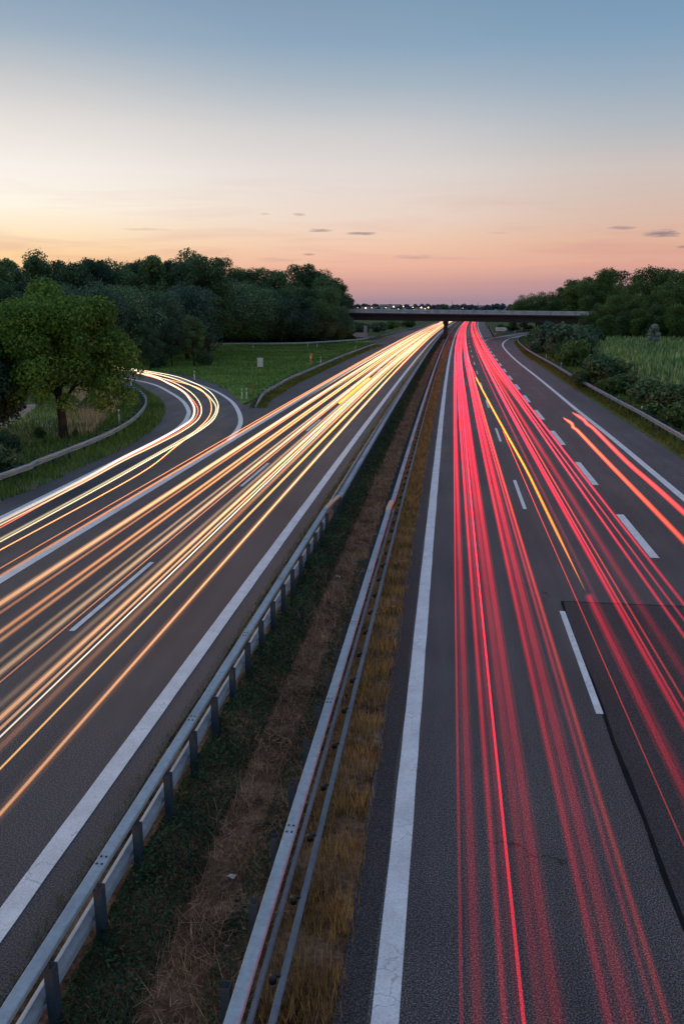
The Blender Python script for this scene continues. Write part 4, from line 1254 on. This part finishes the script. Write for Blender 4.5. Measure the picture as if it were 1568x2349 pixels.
# ------------------------------------------------------------------ sky, sun, camera
w = bpy.data.worlds.new('World'); sc.world = w; w.use_nodes = True
nt = w.node_tree; nt.nodes.clear()
out = nt.nodes.new('ShaderNodeOutputWorld'); bg = nt.nodes.new('ShaderNodeBackground')
tcn = nt.nodes.new('ShaderNodeTexCoord'); sep = nt.nodes.new('ShaderNodeSeparateXYZ')
nt.links.new(tcn.outputs['Generated'], sep.inputs[0])
el = mth(nt, 'MULTIPLY', mth(nt, 'ARCSINE', sep.outputs['Z']), 180 / math.pi)
az = mth(nt, 'MULTIPLY', mth(nt, 'ARCTAN2', sep.outputs['X'], sep.outputs['Y']), 180 / math.pi)
az = mth(nt, 'ADD', az, 7.17)                                     # 0 = middle of the view, + right
def lin(c): return tuple(((x / 255 + .055) / 1.055) ** 2.4 if x > 10 else x / 255 / 12.92 for x in c)
e01 = mth(nt, 'DIVIDE', el, 90.0, clamp=True)
e01 = mth(nt, 'POWER', e01, .5)                                   # more room near the horizon
def es(row): 
    e = max(0.0, math.degrees(math.atan((1174.5 - row) / F)) - math.degrees(TH)); return (e / 90) ** .5
ZEN = (.37, .435, .68)
def sky_ramp(stops, zen=ZEN):
    s = sorted([(es(r_), lin(c)) for r_, c in stops])
    return ramp(nt, e01, [(0.0, s[0][1])] + s + [(.72, tuple(.5 * a + .5 * b for a, b in zip(s[-1][1], zen))), (1.0, zen)])
rL = sky_ramp([(0,(138,161,184)),(100,(158,176,193)),(200,(198,200,203)),(300,(229,223,219)),(400,(248,241,234)),(480,(255,246,230)),(540,(254,231,196)),(590,(251,211,160)),(690,(225,155,112))])
rM = sky_ramp([(0,(130,156,181)),(100,(141,166,189)),(200,(170,183,195)),(300,(207,205,206)),(400,(227,218,213)),(500,(237,215,200)),(560,(241,202,176)),(610,(236,182,160)),(650,(210,160,152)),(690,(165,139,152))])
rR = sky_ramp([(0,(117,150,178)),(100,(128,159,186)),(200,(150,170,189)),(300,(175,182,190)),(400,(205,193,188)),(500,(216,186,171)),(560,(224,178,155)),(610,(223,168,150)),(650,(188,146,149)),(690,(160,137,151))])
fL = nt.nodes.new('ShaderNodeMapRange'); fL.interpolation_type = 'SMOOTHERSTEP'
nt.links.new(az, fL.inputs[0])
for i_, v_ in ((1, -26), (2, 4), (3, 1), (4, 0)): fL.inputs[i_].default_value = v_
fR = nt.nodes.new('ShaderNodeMapRange'); fR.interpolation_type = 'SMOOTHERSTEP'
nt.links.new(az, fR.inputs[0])
for i_, v_ in ((1, -4), (2, 24), (3, 0), (4, 1)): fR.inputs[i_].default_value = v_
# keep the far side of the dome (behind the viewer) like the right side
c = mix(nt, fL.outputs[0], rM, rL); c = mix(nt, fR.outputs[0], c, rR)
# soft cirrus bands low in the sky
cm_ = nt.nodes.new('ShaderNodeCombineXYZ'); nt.links.new(mth(nt, 'MULTIPLY', az, .05), cm_.inputs[0]); nt.links.new(mth(nt, 'MULTIPLY', el, .55), cm_.inputs[1])
band = noise(nt, cm_.outputs[0], 1.6, 5, .55, .6)
low = nt.nodes.new('ShaderNodeMapRange'); nt.links.new(el, low.inputs[0])
for i_, v_ in ((1, 9.0), (2, 1.0), (3, 0), (4, 1)): low.inputs[i_].default_value = v_
bf = mth(nt, 'MULTIPLY', mth(nt, 'MULTIPLY', mth(nt, 'SUBTRACT', band, .5), 2.2), low.outputs[0])
bf = mth(nt, 'MAXIMUM', mth(nt, 'MINIMUM', bf, .6), 0)
c = mix(nt, bf, c, lin((205, 140, 140)))
# a few small dusky clouds
wv2 = noise(nt, cm_.outputs[0], 14, 4, .6)
tot = None
def pix_dir(px, py):
    v = at(px, py if py > 720 else 1e4)
    u, vv = px - VIEW_W / 2, py - VIEW_H / 2
    fy = F * math.cos(TH) - vv * math.sin(TH); fz = -F * math.sin(TH) - vv * math.cos(TH)
    return math.degrees(math.atan2(u, fy)), math.degrees(math.atan2(fz, math.hypot(u, fy)))
for px, py, wd, ht, dn in ((735,529,30,3.2,.85),(828,536,38,3.6,.9),(1517,536,42,6.5,1.0),(1425,522,34,3.5,.7),(708,583,16,3.2,.75),(686,492,16,3.2,.5),(608,491,14,2.5,.4),(335,526,60,3,.28),(1140,534,26,3,.22),(945,590,50,5,.3),(1566,566,16,3.5,.7),(640,596,60,5,.22)):
    a_, e_ = pix_dir(px, py); sa = wd / 1898 * 57.3; se = ht / 1898 * 57.3
    dx = mth(nt, 'DIVIDE', mth(nt, 'SUBTRACT', az, a_), sa); dy = mth(nt, 'DIVIDE', mth(nt, 'SUBTRACT', el, e_), se)
    q = mth(nt, 'ADD', mth(nt, 'POWER', mth(nt, 'ABSOLUTE', dx), 2), mth(nt, 'POWER', mth(nt, 'ABSOLUTE', mth(nt, 'ADD', dy, mth(nt, 'MULTIPLY', mth(nt, 'SUBTRACT', wv2, .5), 3.4))), 2))
    k_ = mth(nt, 'MULTIPLY', mth(nt, 'SUBTRACT', 1.0, q, clamp=True), dn)
    tot = k_ if tot is None else mth(nt, 'MAXIMUM', tot, k_)
c = mix(nt, mth(nt, 'MULTIPLY', tot, .78), c, lin((122, 112, 126)))
# the Nishita sky adds the faint glow of the set sun
sky = nt.nodes.new('ShaderNodeTexSky'); sky.sky_type = 'NISHITA'; sky.sun_disc = False
sky.sun_elevation = R(3.0); sky.sun_rotation = R(-45)
skm = nt.nodes.new('ShaderNodeMix'); skm.data_type = 'RGBA'; skm.blend_type = 'ADD'; skm.inputs[0].default_value = .002
nt.links.new(c, skm.inputs[6]); nt.links.new(sky.outputs[0], skm.inputs[7])
nt.links.new(skm.outputs[2], bg.inputs[0]); bg.inputs[1].default_value = 1.0
nt.links.new(bg.outputs[0], out.inputs[0])

sun = bpy.data.lights.new('sun', 'SUN'); sun.energy = .55; sun.angle = R(15); sun.color = (1, .78, .52)
so = bpy.data.objects.new('sun', sun); COL.objects.link(so)
sd_ = Vector((math.sin(R(-45)) * math.cos(R(11)), math.cos(R(-45)) * math.cos(R(11)), math.sin(R(11))))
so.rotation_euler = sd_.to_track_quat('Z', 'Y').to_euler()

cam = bpy.data.cameras.new('camera'); co = bpy.data.objects.new('camera', cam); COL.objects.link(co)
co.location = (0, 0, H); co.rotation_euler = (R(90) - TH, 0, PH)
cam.sensor_fit = 'VERTICAL'; cam.sensor_height = 36.0; cam.lens = F / VIEW_H * 36.0
cam.clip_start = .1; cam.clip_end = 20000
sc.camera = co

sc.view_settings.view_transform = 'Standard'; sc.view_settings.look = 'None'
sc.view_settings.gamma = 1; sc.view_settings.exposure = 0.0
cy = sc.cycles
cy.max_bounces = 6; cy.diffuse_bounces = 3; cy.glossy_bounces = 2; cy.transmission_bounces = 4
cy.volume_bounces = 0; cy.transparent_max_bounces = 64
cy.use_denoising = True
cy.sample_clamp_indirect = 1.2; cy.sample_clamp_direct = 2.2
